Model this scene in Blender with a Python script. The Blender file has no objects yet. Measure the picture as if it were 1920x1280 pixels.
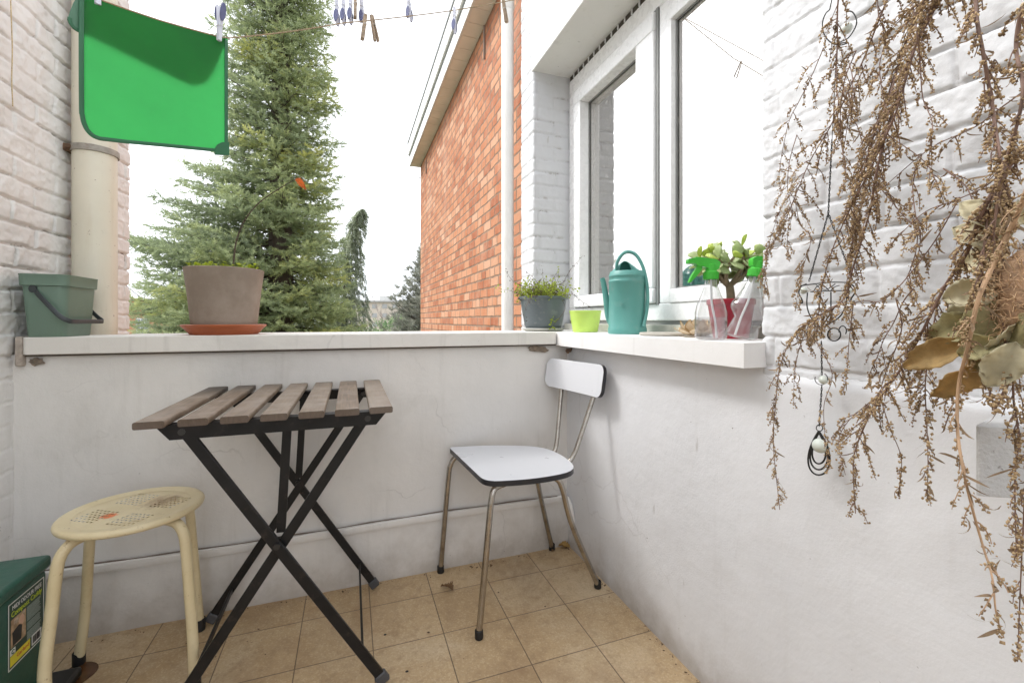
import bpy, math, random
import numpy as np
from mathutils import Matrix, Vector
random.seed(7); RNG = np.random.default_rng(11)
SC = bpy.context.scene
COL = SC.collection
R = math.radians

# ------------------------------------------------------------------ camera constants
CF, CH, CY = 833.4, 600.1, R(19.94)
CAMZ = 0.93
_s, _c = math.sin(CY), math.cos(CY)
def ray(x, y):
    u = (x - 960) / CF; v = (y - CH) / CF
    return np.array([_s + u*_c, _c - u*_s, -v])
O = np.array([0, 0, CAMZ])
def atX(x, y, X): r = ray(x, y); return O + r * (X / r[0])
def atY(x, y, Y): r = ray(x, y); return O + r * (Y / r[1])
def atZ(x, y, Z): r = ray(x, y); return O + r * ((Z - CAMZ) / r[2])
def atD(x, y, d): return O + ray(x, y) * d

# ------------------------------------------------------------------ mesh builder
class MB:
    def __init__(s): s.v = []; s.f = []; s.m = []; s.n = 0; s.cur = 0
    def add(s, vs, fs, mi=None):
        vs = np.asarray(vs, float).reshape(-1, 3)
        s.v.append(vs); b = s.n
        mi = s.cur if mi is None else mi
        for f in fs: s.f.append([i + b for i in f]); s.m.append(mi)
        s.n += len(vs); return s
    def box(s, c, d, rot=None, mi=None):
        x, y, z = np.array(d) / 2
        vs = np.array([[-x,-y,-z],[x,-y,-z],[x,y,-z],[-x,y,-z],[-x,-y,z],[x,-y,z],[x,y,z],[-x,y,z]])
        if rot is not None: vs = vs @ np.array(rot).T
        return s.add(vs + np.array(c), [(0,3,2,1),(4,5,6,7),(0,1,5,4),(1,2,6,5),(2,3,7,6),(3,0,4,7)], mi)
    def bb(s, x0, x1, y0, y1, z0, z1, mi=None):
        return s.box(((x0+x1)/2,(y0+y1)/2,(z0+z1)/2), (x1-x0,y1-y0,z1-z0), mi=mi)
    def bar(s, a, b, w, h, up=(0,0,1), mi=None):
        a = np.array(a, float); b = np.array(b, float); d = b - a; L = np.linalg.norm(d); d /= L
        up = np.array(up, float); sd = np.cross(d, up); sd /= np.linalg.norm(sd); u2 = np.cross(sd, d)
        return s.box((a+b)/2, (L, w, h), np.array([d, sd, u2]).T, mi)
    def tube(s, path, r, seg=10, cap=True, closed=False, flat=None, mi=None):
        P = np.asarray(path, float); n = len(P)
        r = np.full(n, r) if np.isscalar(r) else np.asarray(r, float)
        T = np.gradient(P, axis=0)
        if closed: T = np.roll(P, -1, 0) - np.roll(P, 1, 0)
        T /= np.linalg.norm(T, axis=1)[:, None] + 1e-12
        a = np.array([0,0,1.]) if abs(T[0][2]) < .9 else np.array([1.,0,0])
        N = np.cross(T[0], a); N /= np.linalg.norm(N)
        ang = np.linspace(0, 2*np.pi, seg, endpoint=False); vs = []
        for i in range(n):
            N = N - T[i]*np.dot(N, T[i]); N /= np.linalg.norm(N) + 1e-12
            B = np.cross(T[i], N)
            vs.append(P[i] + r[i]*(np.cos(ang)[:,None]*N + np.sin(ang)[:,None]*B))
        fs = []
        m = n if closed else n-1
        for i in range(m):
            j = (i+1) % n
            for k in range(seg):
                l = (k+1) % seg
                fs.append((i*seg+k, i*seg+l, j*seg+l, j*seg+k))
        if cap and not closed:
            fs.append(tuple(range(seg))[::-1]); fs.append(tuple((n-1)*seg+k for k in range(seg)))
        return s.add(np.concatenate(vs), fs, mi)
    def lathe(s, prof, c=(0,0,0), seg=40, sx=1, sy=1, rot=None, a0=0, a1=None, mi=None):
        full = a1 is None
        ang = a0 + np.linspace(0, 2*np.pi if full else a1-a0, seg, endpoint=not full)
        vs = []
        for r, z in prof: vs.append(np.stack([r*sx*np.cos(ang), r*sy*np.sin(ang), np.full(seg, z)], 1))
        V = np.concatenate(vs)
        if rot is not None: V = V @ np.array(rot).T
        fs = []
        for i in range(len(prof)-1):
            for k in range(seg if full else seg-1):
                l = (k+1) % seg
                fs.append((i*seg+k, i*seg+l, (i+1)*seg+l, (i+1)*seg+k))
        return s.add(V + np.array(c), fs, mi)
    def prism(s, out, h, M=None, mi_side=None, mi_top=None):
        """outline (n,2) extruded from z=0 to z=h, M 4x4"""
        o = np.asarray(out, float); n = len(o)
        V = np.concatenate([np.c_[o, np.zeros(n)], np.c_[o, np.full(n, h)]])
        if M is not None:
            M = np.array(M); V = V @ M[:3,:3].T + M[:3,3]
        sd = [(i, (i+1)%n, n+(i+1)%n, n+i) for i in range(n)]
        s.add(V, sd, mi_side)
        b = s.n - 2*n
        for f in (list(range(n))[::-1], list(range(n, 2*n))):
            s.f.append([i+b for i in f]); s.m.append(s.cur if mi_top is None else mi_top)
        return s

def rrect(w, h, r, n=5):
    r = [r]*4 if np.isscalar(r) else r
    pts = []
    for (cx, cy, a), rr in zip(((w/2, h/2, 0), (-w/2, h/2, 90), (-w/2, -h/2, 180), (w/2, -h/2, 270)), r):
        sx = 1 if cx > 0 else -1; sy = 1 if cy > 0 else -1
        for t in np.linspace(0, 90, n):
            pts.append((cx - sx*rr + rr*math.cos(R(a+t)), cy - sy*rr + rr*math.sin(R(a+t))))
    return np.array(pts)
def roundpoly(pts, rad, n=5):
    pts = [np.array(p, float) for p in pts]; out = []
    N = len(pts); rad = [rad]*N if np.isscalar(rad) else rad
    for i in range(N):
        p, a, b = pts[i], pts[i-1], pts[(i+1) % N]
        da = (a-p); db = (b-p); la = np.linalg.norm(da); lb = np.linalg.norm(db)
        r = min(rad[i], la*.49, lb*.49)
        s0 = p + da/la*r; s1 = p + db/lb*r
        for t in np.linspace(0, 1, n): out.append((1-t)**2*s0 + 2*t*(1-t)*p + t*t*s1)
    return np.array(out)
def smooth(pts, n=8):
    """Catmull-Rom through the points"""
    P = np.asarray(pts, float); P = np.vstack([2*P[0]-P[1], P, 2*P[-1]-P[-2]]); out = []
    for i in range(1, len(P)-2):
        for t in np.linspace(0, 1, n, endpoint=False):
            a,b,c,d = P[i-1],P[i],P[i+1],P[i+2]
            out.append(.5*((2*b)+(-a+c)*t+(2*a-5*b+4*c-d)*t*t+(-a+3*b-3*c+d)*t**3))
    out.append(P[-2]); return np.array(out)
def rotz(a): return np.array([[math.cos(a),-math.sin(a),0],[math.sin(a),math.cos(a),0],[0,0,1]])
def frame(o, x, y):
    """4x4 with given origin, x axis, y axis (orthonormalised)"""
    x = np.array(x, float); x /= np.linalg.norm(x); y = np.array(y, float); y -= x*np.dot(x, y); y /= np.linalg.norm(y)
    M = np.eye(4); M[:3,0] = x; M[:3,1] = y; M[:3,2] = np.cross(x, y); M[:3,3] = o; return M

# ------------------------------------------------------------------ objects
def tag(o, label=None, cat=None, group=None, kind=None):
    if label: o['label'] = label
    if cat: o['category'] = cat
    if group: o['group'] = group
    if kind: o['kind'] = kind
    return o
WLOC = {}
def thing(name, label, cat, loc=(0,0,0), rz=0, group=None):
    o = bpy.data.objects.new(name, None); COL.objects.link(o)
    o.empty_display_size = .05
    o.location = loc; o.rotation_euler = (0, 0, rz)
    WLOC[o.name] = (np.array(loc, float), rz)
    return tag(o, label, cat, group, 'thing')
def part(name, mb, mats, parent=None, W=False, sm=True, ang=35, bev=0, bseg=2, sub=0, solid=0, attr=None, label=None):
    """link the mesh; W: vertices are world coordinates, moved into the parent's space"""
    V = np.concatenate(mb.v) if mb.v else np.zeros((0,3))
    if W and parent is not None:
        p = parent
        while p.name not in WLOC: p = p.parent
        loc, rz = WLOC[p.name]
        V = (V - loc) @ rotz(rz)
    me = bpy.data.meshes.new(name)
    me.from_pydata(V.tolist(), [], mb.f)
    mats = mats if isinstance(mats, (list, tuple)) else [mats]
    for m in mats: me.materials.append(m)
    if len(mats) > 1: me.polygons.foreach_set('material_index', np.array(mb.m, dtype=np.int32))
    if attr is not None:
        for an, av in attr.items():
            av = np.asarray(av, np.float32)
            if av.ndim == 1:
                a = me.attributes.new(an, 'FLOAT', 'POINT'); a.data.foreach_set('value', av)
            else:
                a = me.attributes.new(an, 'FLOAT_COLOR', 'POINT'); a.data.foreach_set('color', av.ravel())
    if sm:
        me.shade_smooth()
        if ang < 180: me.set_sharp_from_angle(angle=R(ang))
    me.update()
    o = bpy.data.objects.new(name, me); COL.objects.link(o)
    if parent is not None: o.parent = parent
    if solid:
        m = o.modifiers.new('s', 'SOLIDIFY'); m.thickness = solid; m.offset = 0
    if bev:
        m = o.modifiers.new('b', 'BEVEL'); m.width = bev; m.segments = bseg; m.limit_method = 'ANGLE'; m.angle_limit = R(40)
    if sub:
        m = o.modifiers.new('u', 'SUBSURF'); m.levels = sub; m.render_levels = sub
    if label: o['label'] = label
    return o
def copy_tree(o, parent=None):
    c = o.copy(); COL.objects.link(c); c.parent = parent
    for ch in list(o.children): copy_tree(ch, c)
    return c

# ------------------------------------------------------------------ numpy noise
_perm = RNG.random(65536)
def vnoise(x, y, z=0, sd=0):
    x = np.asarray(x, float); y = np.asarray(y, float)
    xi = np.floor(x).astype(np.int64); yi = np.floor(y).astype(np.int64)
    fx = x-xi; fy = y-yi; fx = fx*fx*(3-2*fx); fy = fy*fy*(3-2*fy)
    def h(a, b): return _perm[((a*73856093) ^ (b*19349663) ^ (sd*83492791)) & 65535]
    return (h(xi,yi)*(1-fx)+h(xi+1,yi)*fx)*(1-fy) + (h(xi,yi+1)*(1-fx)+h(xi+1,yi+1)*fx)*fy - .5
def fbm(x, y, oct=4, sd=0):
    t = 0; a = 1; s = 0
    for i in range(oct):
        t = t + a*vnoise(x*2**i + 17.3*i, y*2**i - 9.1*i, sd=sd+i); s += a; a *= .5
    return t/s

# ------------------------------------------------------------------ materials
class NT:
    def __init__(s, name):
        s.m = bpy.data.materials.new(name); s.m.use_nodes = True
        s.t = s.m.node_tree; s.t.nodes.clear()
        s.out = s.n('ShaderNodeOutputMaterial')
        s.co = None
    def n(s, typ, **kw):
        nd = s.t.nodes.new(typ)
        for k, v in kw.items():
            if k.startswith('i_'): nd.inputs[k[2:].replace('_', ' ')].default_value = v
            else: setattr(nd, k, v)
        return nd
    def l(s, a, b): s.t.links.new(a, b)
    def coord(s):
        if s.co is None: s.co = s.n('ShaderNodeTexCoord').outputs['Object']
        return s.co
    def noise(s, scale, detail=4, rough=.55, vec=None, dist=0):
        nd = s.n('ShaderNodeTexNoise'); nd.inputs['Scale'].default_value = scale
        nd.inputs['Detail'].default_value = detail; nd.inputs['Roughness'].default_value = rough
        nd.inputs['Distortion'].default_value = dist
        s.l(vec if vec is not None else s.coord(), nd.inputs['Vector']); return nd.outputs['Fac']
    def mapv(s, scale, rot=(0,0,0), loc=(0,0,0)):
        nd = s.n('ShaderNodeMapping'); nd.inputs['Scale'].default_value = scale
        nd.inputs['Rotation'].default_value = rot; nd.inputs['Location'].default_value = loc
        s.l(s.coord(), nd.inputs['Vector']); return nd.outputs['Vector']
    def ramp(s, fac, stops):
        nd = s.n('ShaderNodeValToRGB'); cr = nd.color_ramp
        while len(cr.elements) < len(stops): cr.elements.new(.5)
        for e, (p, c) in zip(cr.elements, stops):
            e.position = p; e.color = (c, c, c, 1) if np.isscalar(c) else (*c, 1)
        s.l(fac, nd.inputs['Fac']); return nd.outputs['Color']
    def mix(s, fac, a, b, typ='MIX'):
        nd = s.n('ShaderNodeMix', data_type='RGBA', blend_type=typ)
        for v, i in ((fac, 0), (a, 6), (b, 7)):
            if hasattr(v, 'is_linked'): s.l(v, nd.inputs[i])
            elif np.isscalar(v): nd.inputs[i].default_value = v if i == 0 else (v, v, v, 1)
            else: nd.inputs[i].default_value = (*v, 1)
        return nd.outputs[2]
    def math(s, op, a, b=0, c=0):
        nd = s.n('ShaderNodeMath', operation=op)
        for i, v in enumerate((a, b, c)):
            if hasattr(v, 'is_linked'): s.l(v, nd.inputs[i])
            else: nd.inputs[i].default_value = v
        return nd.outputs[0]
    def bump(s, h, strength=.3, dist=.01, nrm=None):
        nd = s.n('ShaderNodeBump'); nd.inputs['Strength'].default_value = strength; nd.inputs['Distance'].default_value = dist
        s.l(h, nd.inputs['Height'])
        if nrm is not None: s.l(nrm, nd.inputs['Normal'])
        return nd.outputs['Normal']
    def attr(s, name):
        nd = s.n('ShaderNodeAttribute'); nd.attribute_name = name; return nd
    def pbsdf(s, col, rough=.6, metal=0, nrm=None, spec=.5, **kw):
        b = s.n('ShaderNodeBsdfPrincipled')
        for v, i in ((col, 'Base Color'), (rough, 'Roughness'), (metal, 'Metallic'), (spec, 'Specular IOR Level')):
            if hasattr(v, 'is_linked'): s.l(v, b.inputs[i])
            elif np.isscalar(v): b.inputs[i].default_value = v
            else: b.inputs[i].default_value = (*v, 1)
        for k, v in kw.items(): b.inputs[k].default_value = v
        if nrm is not None: s.l(nrm, b.inputs['Normal'])
        return b.outputs[0]
    def done(s, sh): s.l(sh, s.out.inputs['Surface']); return s.m

def M(name, col, rough=.55, metal=0, var=.12, vs=12, bump=.1, bs=120, bd=.002, spec=.5, dirt=None, dirt_amt=.5, ds=25, dthr=(.55,.7), rvar=.15):
    """plain material: tone variation, optional dirt patches, fine bump, roughness variation"""
    t = NT(name); col = np.array(col, float)
    n1 = t.noise(vs, 5)
    c = t.mix(t.ramp(n1, [(.3, 0), (.7, 1)]), np.clip(col*(1-var), 0, 1), np.clip(col*(1+var), 0, 1))
    if dirt is not None:
        d = t.ramp(t.noise(ds, 6, .65), [(dthr[0], 0), (dthr[1], dirt_amt)])
        c = t.mix(d, c, dirt)
    rr = t.math('MULTIPLY_ADD', t.noise(vs*3, 4), 2*rvar, rough - rvar)
    nm = t.bump(t.noise(bs, 4), bump, bd) if bump else None
    return t.done(t.pbsdf(c, rr, metal, nm, spec))
# ================================================================== SETTING
def paint_mat(name, col, mott=.05, specks=.5, grime=None, joint=False, bump=.25, stain=(.36,.33,.29), low=None, crack=0, drip=.22):
    """old white masonry paint: mottling, scuffs, flecks, dirt in open joints (attribute 'joint')"""
    t = NT(name); col = np.array(col, float)
    c = t.mix(t.ramp(t.noise(3.5, 6, .6), [(.3,0),(.7,1)]), col*(1-mott), np.minimum(col*(1+mott), .92))
    # broad faint stains
    st = t.ramp(t.noise(2.2, 7, .68, dist=.4), [(.52,0),(.75,.35)])
    c = t.mix(st, c, stain, 'MIX') if grime else c
    # drips
    dv = t.mapv((26, 26, 2.2))
    dr = t.ramp(t.noise(1, 5, .6, vec=dv), [(.58,0),(.80,drip)])
    c = t.mix(dr, c, stain)
    if crack:
        vd = t.n('ShaderNodeVectorMath', operation='ADD'); t.l(t.coord(), vd.inputs[0])
        nn_ = t.n('ShaderNodeTexNoise'); nn_.inputs['Scale'].default_value = 7; nn_.inputs['Detail'].default_value = 5; t.l(t.coord(), nn_.inputs['Vector'])
        sc_ = t.n('ShaderNodeVectorMath', operation='SCALE'); sc_.inputs['Scale'].default_value = .16; t.l(nn_.outputs['Color'], sc_.inputs[0]); t.l(sc_.outputs[0], vd.inputs[1])
        vo = t.n('ShaderNodeTexVoronoi', feature='DISTANCE_TO_EDGE'); vo.inputs['Scale'].default_value = 2.6; t.l(vd.outputs[0], vo.inputs['Vector'])
        ck = t.math('MULTIPLY', t.ramp(vo.outputs['Distance'], [(.0022,1),(.0065,0)]), t.ramp(t.noise(2.3, 2), [(.50,0),(.58,crack)]))
        c = t.mix(ck, c, (.20,.175,.15))
    if low:   # splash dirt close to the floor, ragged upper edge
        sep = t.n('ShaderNodeSeparateXYZ'); t.l(t.coord(), sep.inputs[0])
        zz = t.math('ADD', sep.outputs['Z'], t.math('MULTIPLY', t.math('SUBTRACT', t.noise(9, 6, .7), .5), low*1.6))
        f = t.ramp(t.math('DIVIDE', zz, low), [(0,.62),(.5,.25),(1,0)])
        c = t.mix(f, c, (.30,.25,.20))
    # flecks and scuffs
    fl = t.ramp(t.noise(75, 2, .5), [(.76-.02*specks, 0),(.79,.75)])
    m2 = t.ramp(t.noise(5, 3), [(.45,0),(.6,1)])
    c = t.mix(t.math('MULTIPLY', fl, m2), c, (.10,.075,.055))
    sv = t.mapv((34, 34, 9), rot=(.5,.3,.4))
    sc = t.ramp(t.noise(1, 3, .5, vec=sv), [(.74,0),(.78,.35)])
    c = t.mix(sc, c, (.30,.27,.24))
    if joint:
        j = t.attr('joint').outputs['Fac']
        jn = t.ramp(t.noise(16, 5, .7), [(.54,0),(.64,1)])
        c = t.mix(t.math('MULTIPLY', t.math('MULTIPLY', j, jn), .8), c, (.16,.12,.085))
    b1 = t.bump(t.noise(28, 5, .6), bump, .006)
    nm = t.bump(t.noise(220, 3), bump*.8, .0016, b1)
    return t.done(t.pbsdf(c, .62, 0, nm, .35))

m_brickL = paint_mat('old_white_brick_paint', (.785,.77,.755), .06, .6, True, True)
m_brickR = paint_mat('grey_white_brick_paint', (.63,.635,.65), .05, .6, False, True, drip=.16)
m_farwall = paint_mat('stained_parapet_paint', (.70,.675,.645), .06, .8, True, False, low=.16, crack=.22, drip=.22)
m_lowR = paint_mat('white_render_paint', (.735,.74,.76), .045, .9, False, False, low=.12, crack=.15, drip=.16, stain=(.50,.48,.46))
m_lintel = paint_mat('lintel_paint', (.80,.79,.77), .04, .7, False, False, bump=.2)
m_cop = paint_mat('coping_paint', (.74,.71,.665), .05, .5, True, False, bump=.2, drip=.42, crack=.3)
m_sill = paint_mat('sill_paint', (.84,.83,.82), .03, .3, False, False, bump=.15)
m_block = paint_mat('ledge_paint', (.54,.535,.53), .14, .5, False, False, bump=1.0)  # grey base puts the shade of the ledge's unlit face into the colour
m_upvc = M('white_upvc', (.86,.865,.87), .28, var=.03, bump=.02, dirt=(.60,.57,.53), dirt_amt=.07, dthr=(.6,.75))
m_gasket = M('dark_gasket', (.24,.245,.24), .6, var=.1)
m_slot = M('grille_void', (.06,.05,.04), .8)
m_stone = M('grey_sill_stone', (.46,.46,.40), .7, var=.15, bump=.3, dirt=(.2,.19,.15), dirt_amt=.5)

def brick_h(U, Vv, rh, bl, dep, sd, j=.011, rough=1.0):
    """height of painted rough brickwork and joint mask"""
    wU = U + .010*rough*fbm(U*9, Vv*9, 3, sd) ; wV = Vv + .008*rough*fbm(U*7+3, Vv*7, 3, sd+5) + .003*rough*vnoise(U*45, Vv*45, sd=sd+6)
    row = np.floor(wV/rh); fv = wV - row*rh
    uo = wU + (row % 2)*bl*.5 + .035*(vnoise(row*7.13+.5, row*0+3.5, sd=sd+9))
    k = np.floor(uo/bl); fu = uo - k*bl
    dU = np.minimum(fu, bl-fu); dV = np.minimum(fv, rh-fv)
    d = np.minimum(dV, dU) + .002*vnoise(U*120, Vv*120, sd=sd+11)
    hsh = lambda a, s_: vnoise(row*5.37+a, k*3.91+a, sd=sd+s_)
    m = np.clip((d - j*.18)/(j*.42), 0, 1); m = m*m*(3-2*m)
    tilt = hsh(.3, 21)*(fu/bl-.5)*.012 + hsh(.7, 22)*(fv/rh-.5)*.010
    face = (.0026*hsh(.5, 20) + tilt*.3 + .0050*fbm(U*24, Vv*24, 4, sd+30) + .0030*fbm(U*75, Vv*75, 3, sd+33) - .0007*np.clip(1-d/.010,0,1)**2 + .0016*fbm(U*170, Vv*170, 2, sd+36))*rough
    fill = vnoise(U*6, Vv*9, sd=sd+40)      # joints half filled by paint here and there
    h = face - dep*(1-m)*np.clip(.8+1.5*fill,0.1,2)
    jm = (1-m)*np.clip(.6+1.2*fill, 0, 1)
    return h, jm

def wall_sheet(path, z0, z1, res, hfun, arris=.012, name='wall', flip=False):
    """grid that follows a plan polyline (rounded at the corners), displaced along its normal; right-hand normal"""
    P = np.array(path, float)
    # densify with rounded corners
    pts = [P[0]]
    for i in range(1, len(P)-1):
        a = P[i-1]-P[i]; b = P[i+1]-P[i]; a /= np.linalg.norm(a); b /= np.linalg.norm(b)
        for t in np.linspace(0, 1, 5): pts.append((1-t)**2*(P[i]+a*arris) + 2*t*(1-t)*P[i] + t*t*(P[i]+b*arris))
    pts.append(P[-1]); pts = np.array(pts)
    s = np.r_[0, np.cumsum(np.linalg.norm(np.diff(pts, axis=0), axis=1))]
    n = max(2, int(s[-1]/res)+1); us = np.linspace(0, s[-1], n)
    x = np.interp(us, s, pts[:,0]); y = np.interp(us, s, pts[:,1])
    T = np.gradient(np.c_[x, y], axis=0); T /= np.linalg.norm(T, axis=1)[:,None]
    Nn = np.c_[T[:,1], -T[:,0]] * (-1 if flip else 1)
    m = max(2, int((z1-z0)/res)+1); zs = np.linspace(z0, z1, m)
    U, Z = np.meshgrid(us, zs); h, j = hfun(U, Z)
    X = x[None,:] + Nn[None,:,0]*h; Y = y[None,:] + Nn[None,:,1]*h
    V = np.stack([X, Y, Z + 0*U], -1).reshape(-1, 3)
    idx = np.arange(n*m).reshape(m, n)
    a, b, c, d = idx[:-1,:-1].ravel(), idx[:-1,1:].ravel(), idx[1:,1:].ravel(), idx[1:,:-1].ravel()
    F = np.stack([a, b, c, d] if not flip else [a, d, c, b], 1)
    mb = MB(); mb.v = [V]; mb.f = F.tolist(); mb.m = [0]*len(mb.f); mb.n = len(V)
    return mb, j.ravel()

def plaster_h(sd, amp=.004):
    def f(U, Z):
        return amp*fbm(U*3, Z*3, 4, sd) + amp*.35*fbm(U*14, Z*14, 3, sd+7), 0*U
    return f

XL, XR, YF = -.89, .846, 1.662
# ---- balcony floor: terrazzo tiles
def floor_mat():
    t = NT('terrazzo_tiles')
    sep = t.n('ShaderNodeSeparateXYZ'); t.l(t.coord(), sep.inputs[0])
    gx = t.math('DIVIDE', t.math('SUBTRACT', sep.outputs['X'], .0595), .2005)
    gy = t.math('DIVIDE', t.math('SUBTRACT', sep.outputs['Y'], .1085), .2005)
    fx = t.math('FLOOR', gx); fy = t.math('FLOOR', gy)
    dx = t.math('PINGPONG', gx, .5); dy = t.math('PINGPONG', gy, .5)
    wob = t.math('MULTIPLY', t.noise(160, 2), .004)
    d = t.math('SUBTRACT', t.math('MINIMUM', dx, dy), wob)
    cmb = t.n('ShaderNodeCombineXYZ'); t.l(fx, cmb.inputs[0]); t.l(fy, cmb.inputs[1])
    wn = t.n('ShaderNodeTexWhiteNoise', noise_dimensions='3D'); t.l(cmb.outputs[0], wn.inputs['Vector'])
    c = t.mix(wn.outputs['Value'], (.41,.285,.155), (.51,.37,.215))
    c = t.mix(t.ramp(t.noise(6, 6, .65), [(.35,0),(.7,.5)]), c, (.40,.27,.14))
    c = t.mix(t.ramp(t.noise(2.2, 5, .6, dist=.5), [(.5,0),(.75,.5)]), c, (.68,.58,.43))
    vo = t.n('ShaderNodeTexVoronoi'); vo.inputs['Scale'].default_value = 260; t.l(t.coord(), vo.inputs['Vector'])
    sepc = t.n('ShaderNodeSeparateColor'); t.l(vo.outputs['Color'], sepc.inputs[0])
    c = t.mix(t.ramp(sepc.outputs[0], [(.74,0),(.8,.22)]), c, (.72,.60,.42))
    c = t.mix(t.ramp(sepc.outputs[1], [(.78,0),(.84,.22)]), c, (.30,.20,.115))
    c = t.mix(t.ramp(t.noise(60, 4, .7), [(.66,0),(.74,.35)]), c, (.20,.13,.07))
    # brown damp patches
    c = t.mix(t.ramp(t.noise(3.1, 6, .7, dist=.8), [(.50,0),(.70,.6)]), c, (.25,.155,.085))
    c = t.mix(t.ramp(t.noise(26, 6, .75), [(.50,0),(.68,.5)]), c, (.27,.175,.095))
    g = t.ramp(d, [(.0028, .85), (.0068, 0)])
    c = t.mix(g, c, (.095,.065,.042))
    h = t.math('SUBTRACT', t.math('MULTIPLY', t.noise(300, 3), .15), g)
    nm = t.bump(h, .5, .0015)
    nm = t.bump(t.noise(40, 4), .08, .002, nm)
    rr = t.math('MULTIPLY_ADD', t.noise(14, 5), .35, .33)
    return t.done(t.pbsdf(c, rr, 0, nm, .4))
fl = MB(); fl.bb(XL-.05, XR+.05, -2.2, YF+.05, -.12, 0)
tag(part('floor', fl, floor_mat(), sm=False), kind='structure')

# ---- parapet at the far side
par = thing('parapet_wall', 'stained white parapet wall with a painted coping, behind the slatted table', 'wall', (0, YF, 0))
mb, j = wall_sheet([(XL-.02, YF), (XR+.02, YF)], 0, .832, .012, plaster_h(3, .005))
part('wall_face', mb, m_farwall, par, W=True, ang=180)
mb = MB(); mb.bb(XL-.02, XR+.02, YF+.02, YF+.20, -.12, .826); part('wall_core', mb, m_farwall, par, W=True)
mb = MB()   # plinth below the batten and the batten
nx = 60; xs = np.linspace(XL, XR, nx)
for a, b in zip(xs[:-1], xs[1:]): pass
mb, j = wall_sheet([(XL-.01, YF-.012), (XR+.01, YF-.012)], 0, .196, .010, plaster_h(13, .005))
part('plinth', mb, m_farwall, par, W=True, ang=180)
mb = MB(); prof = rrect(.022, .024, .003, 3)
zz = lambda x: .200 + .003*math.sin(x*5)
path = [(x, YF-.014, zz(x)) for x in np.linspace(XL, XR-.04, 24)]
Vs = [];
for p in path: Vs.append(np.c_[np.full(len(prof), p[0]), p[1]+prof[:,0], p[2]+prof[:,1]])
n = len(prof); fs = [(i*n+k, i*n+(k+1)%n, (i+1)*n+(k+1)%n, (i+1)*n+k) for i in range(len(path)-1) for k in range(n)]
mb.add(np.concatenate(Vs), fs)
part('batten', mb, m_farwall, par, W=True)
mb = MB(); mb.tube([(x, YF-.0135, zz(x)+.0135+.0015*math.sin(x*23)) for x in np.linspace(XL, XR-.05, 40)], [.0016+.0014*abs(math.sin(x*31)*math.sin(x*7)) for x in np.linspace(XL, XR-.05, 40)], 5); part('batten_crack', mb, M('dirty_crack', (.16,.125,.10), .9), par, W=True)
mb = MB(); mb.tube(smooth([(XR-.05, YF-.016, .203), (XR-.03, YF-.018, .205), (XR-.012, YF-.03, .2), (XR-.01, YF-.06, .17), (XR-.008, YF-.07, .12)], 5), .009, 8)
part('conduit_elbow', mb, m_farwall, par, W=True)
# coping: outline with a notch round the drain pipe
CX0 = -.868
out = roundpoly([(CX0, 1.640), (.786, 1.640), (.786, 1.652), (.80, 1.95), (-.70, 1.95), (-.735, 1.84), (CX0, 1.84)], [.012,.004,.004,.004,.01,.05,.004], 4)
mb = MB(); M4 = np.eye(4); M4[2,3] = .832; mb.prism(out, .050, M4)
part('coping', mb, m_cop, par, W=True, bev=.009, bseg=3)
mb = MB(); mb.bb(CX0+.004, .79, 1.6485, 1.80, .8265, .8315); part('mortar_gap', mb, M('dirty_mortar', (.09,.07,.055), .9, bump=.4), par, W=True)
# chipped plaster under the coping and little lumps
m_chip = M('bare_brown_mortar', (.21,.165,.125), .9, var=.35, vs=90, bump=.7, bs=90, bd=.006)
mb = MB()
def chip(mb, c, w, h, y, sd, th=.004):
    rr = random.Random(sd); pts = []
    for a in np.linspace(0, 2*np.pi, 18, endpoint=False):
        k = .7+.5*rr.random(); pts.append((c[0]+w*math.cos(a)*k, c[1]+h*math.sin(a)*k))
    Mx = frame((0, y, 0), (1,0,0), (0,0,1)); mb.prism(np.array(pts), th, Mx)
chip(mb, (.715,.813), .046, .015, YF-.0025, 4); part('chipped_patch', mb, m_chip, par, W=True, sm=False)
mb = MB(); chip(mb, (-.845,.812), .018, .012, YF-.003, 7)
part('chipped_patch', mb, m_chip, par, W=True, sm=False)
mb = MB(); mb.bb(CX0-.018, CX0-.001, 1.645, 1.83, .80, .884)
part('mortar_lump', mb, M('lump_mortar', (.42,.36,.31), .9, var=.3, vs=60, bump=.6), par, W=True, bev=.004)

# ---- brick wall on the left
lw = thing('brick_wall', 'white painted rough brick wall with dirty joints, behind the cream drain pipe', 'wall', (XL, 1.9, 0))
def hL(U, Z):
    h, jj = brick_h(U, Z, .0635, .185, .0085, 50, j=.009, rough=1.35)
    k = np.clip((Z-.70)/.12, .25, 1); return h*k, jj*k
mb, j = wall_sheet([(XL-.01, 1.2), (XL, 2.36), (XL-.4, 2.36)], 0, 3.0, .0048, hL, arris=.016)
part('brick_face', mb, m_brickL, lw, W=True, ang=180, attr={'joint': j})
mb = MB(); mb.bb(XL-.40, XL-.03, -2.2, 2.33, -.12, 3.0); part('wall_core', mb, m_brickL, lw, W=True)
mb = MB(); mb.bb(XL-.06, XL-.002, -2.2, 1.21, -.12, 3.0); part('rendered_face', mb, m_lintel, lw, W=True)

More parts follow.
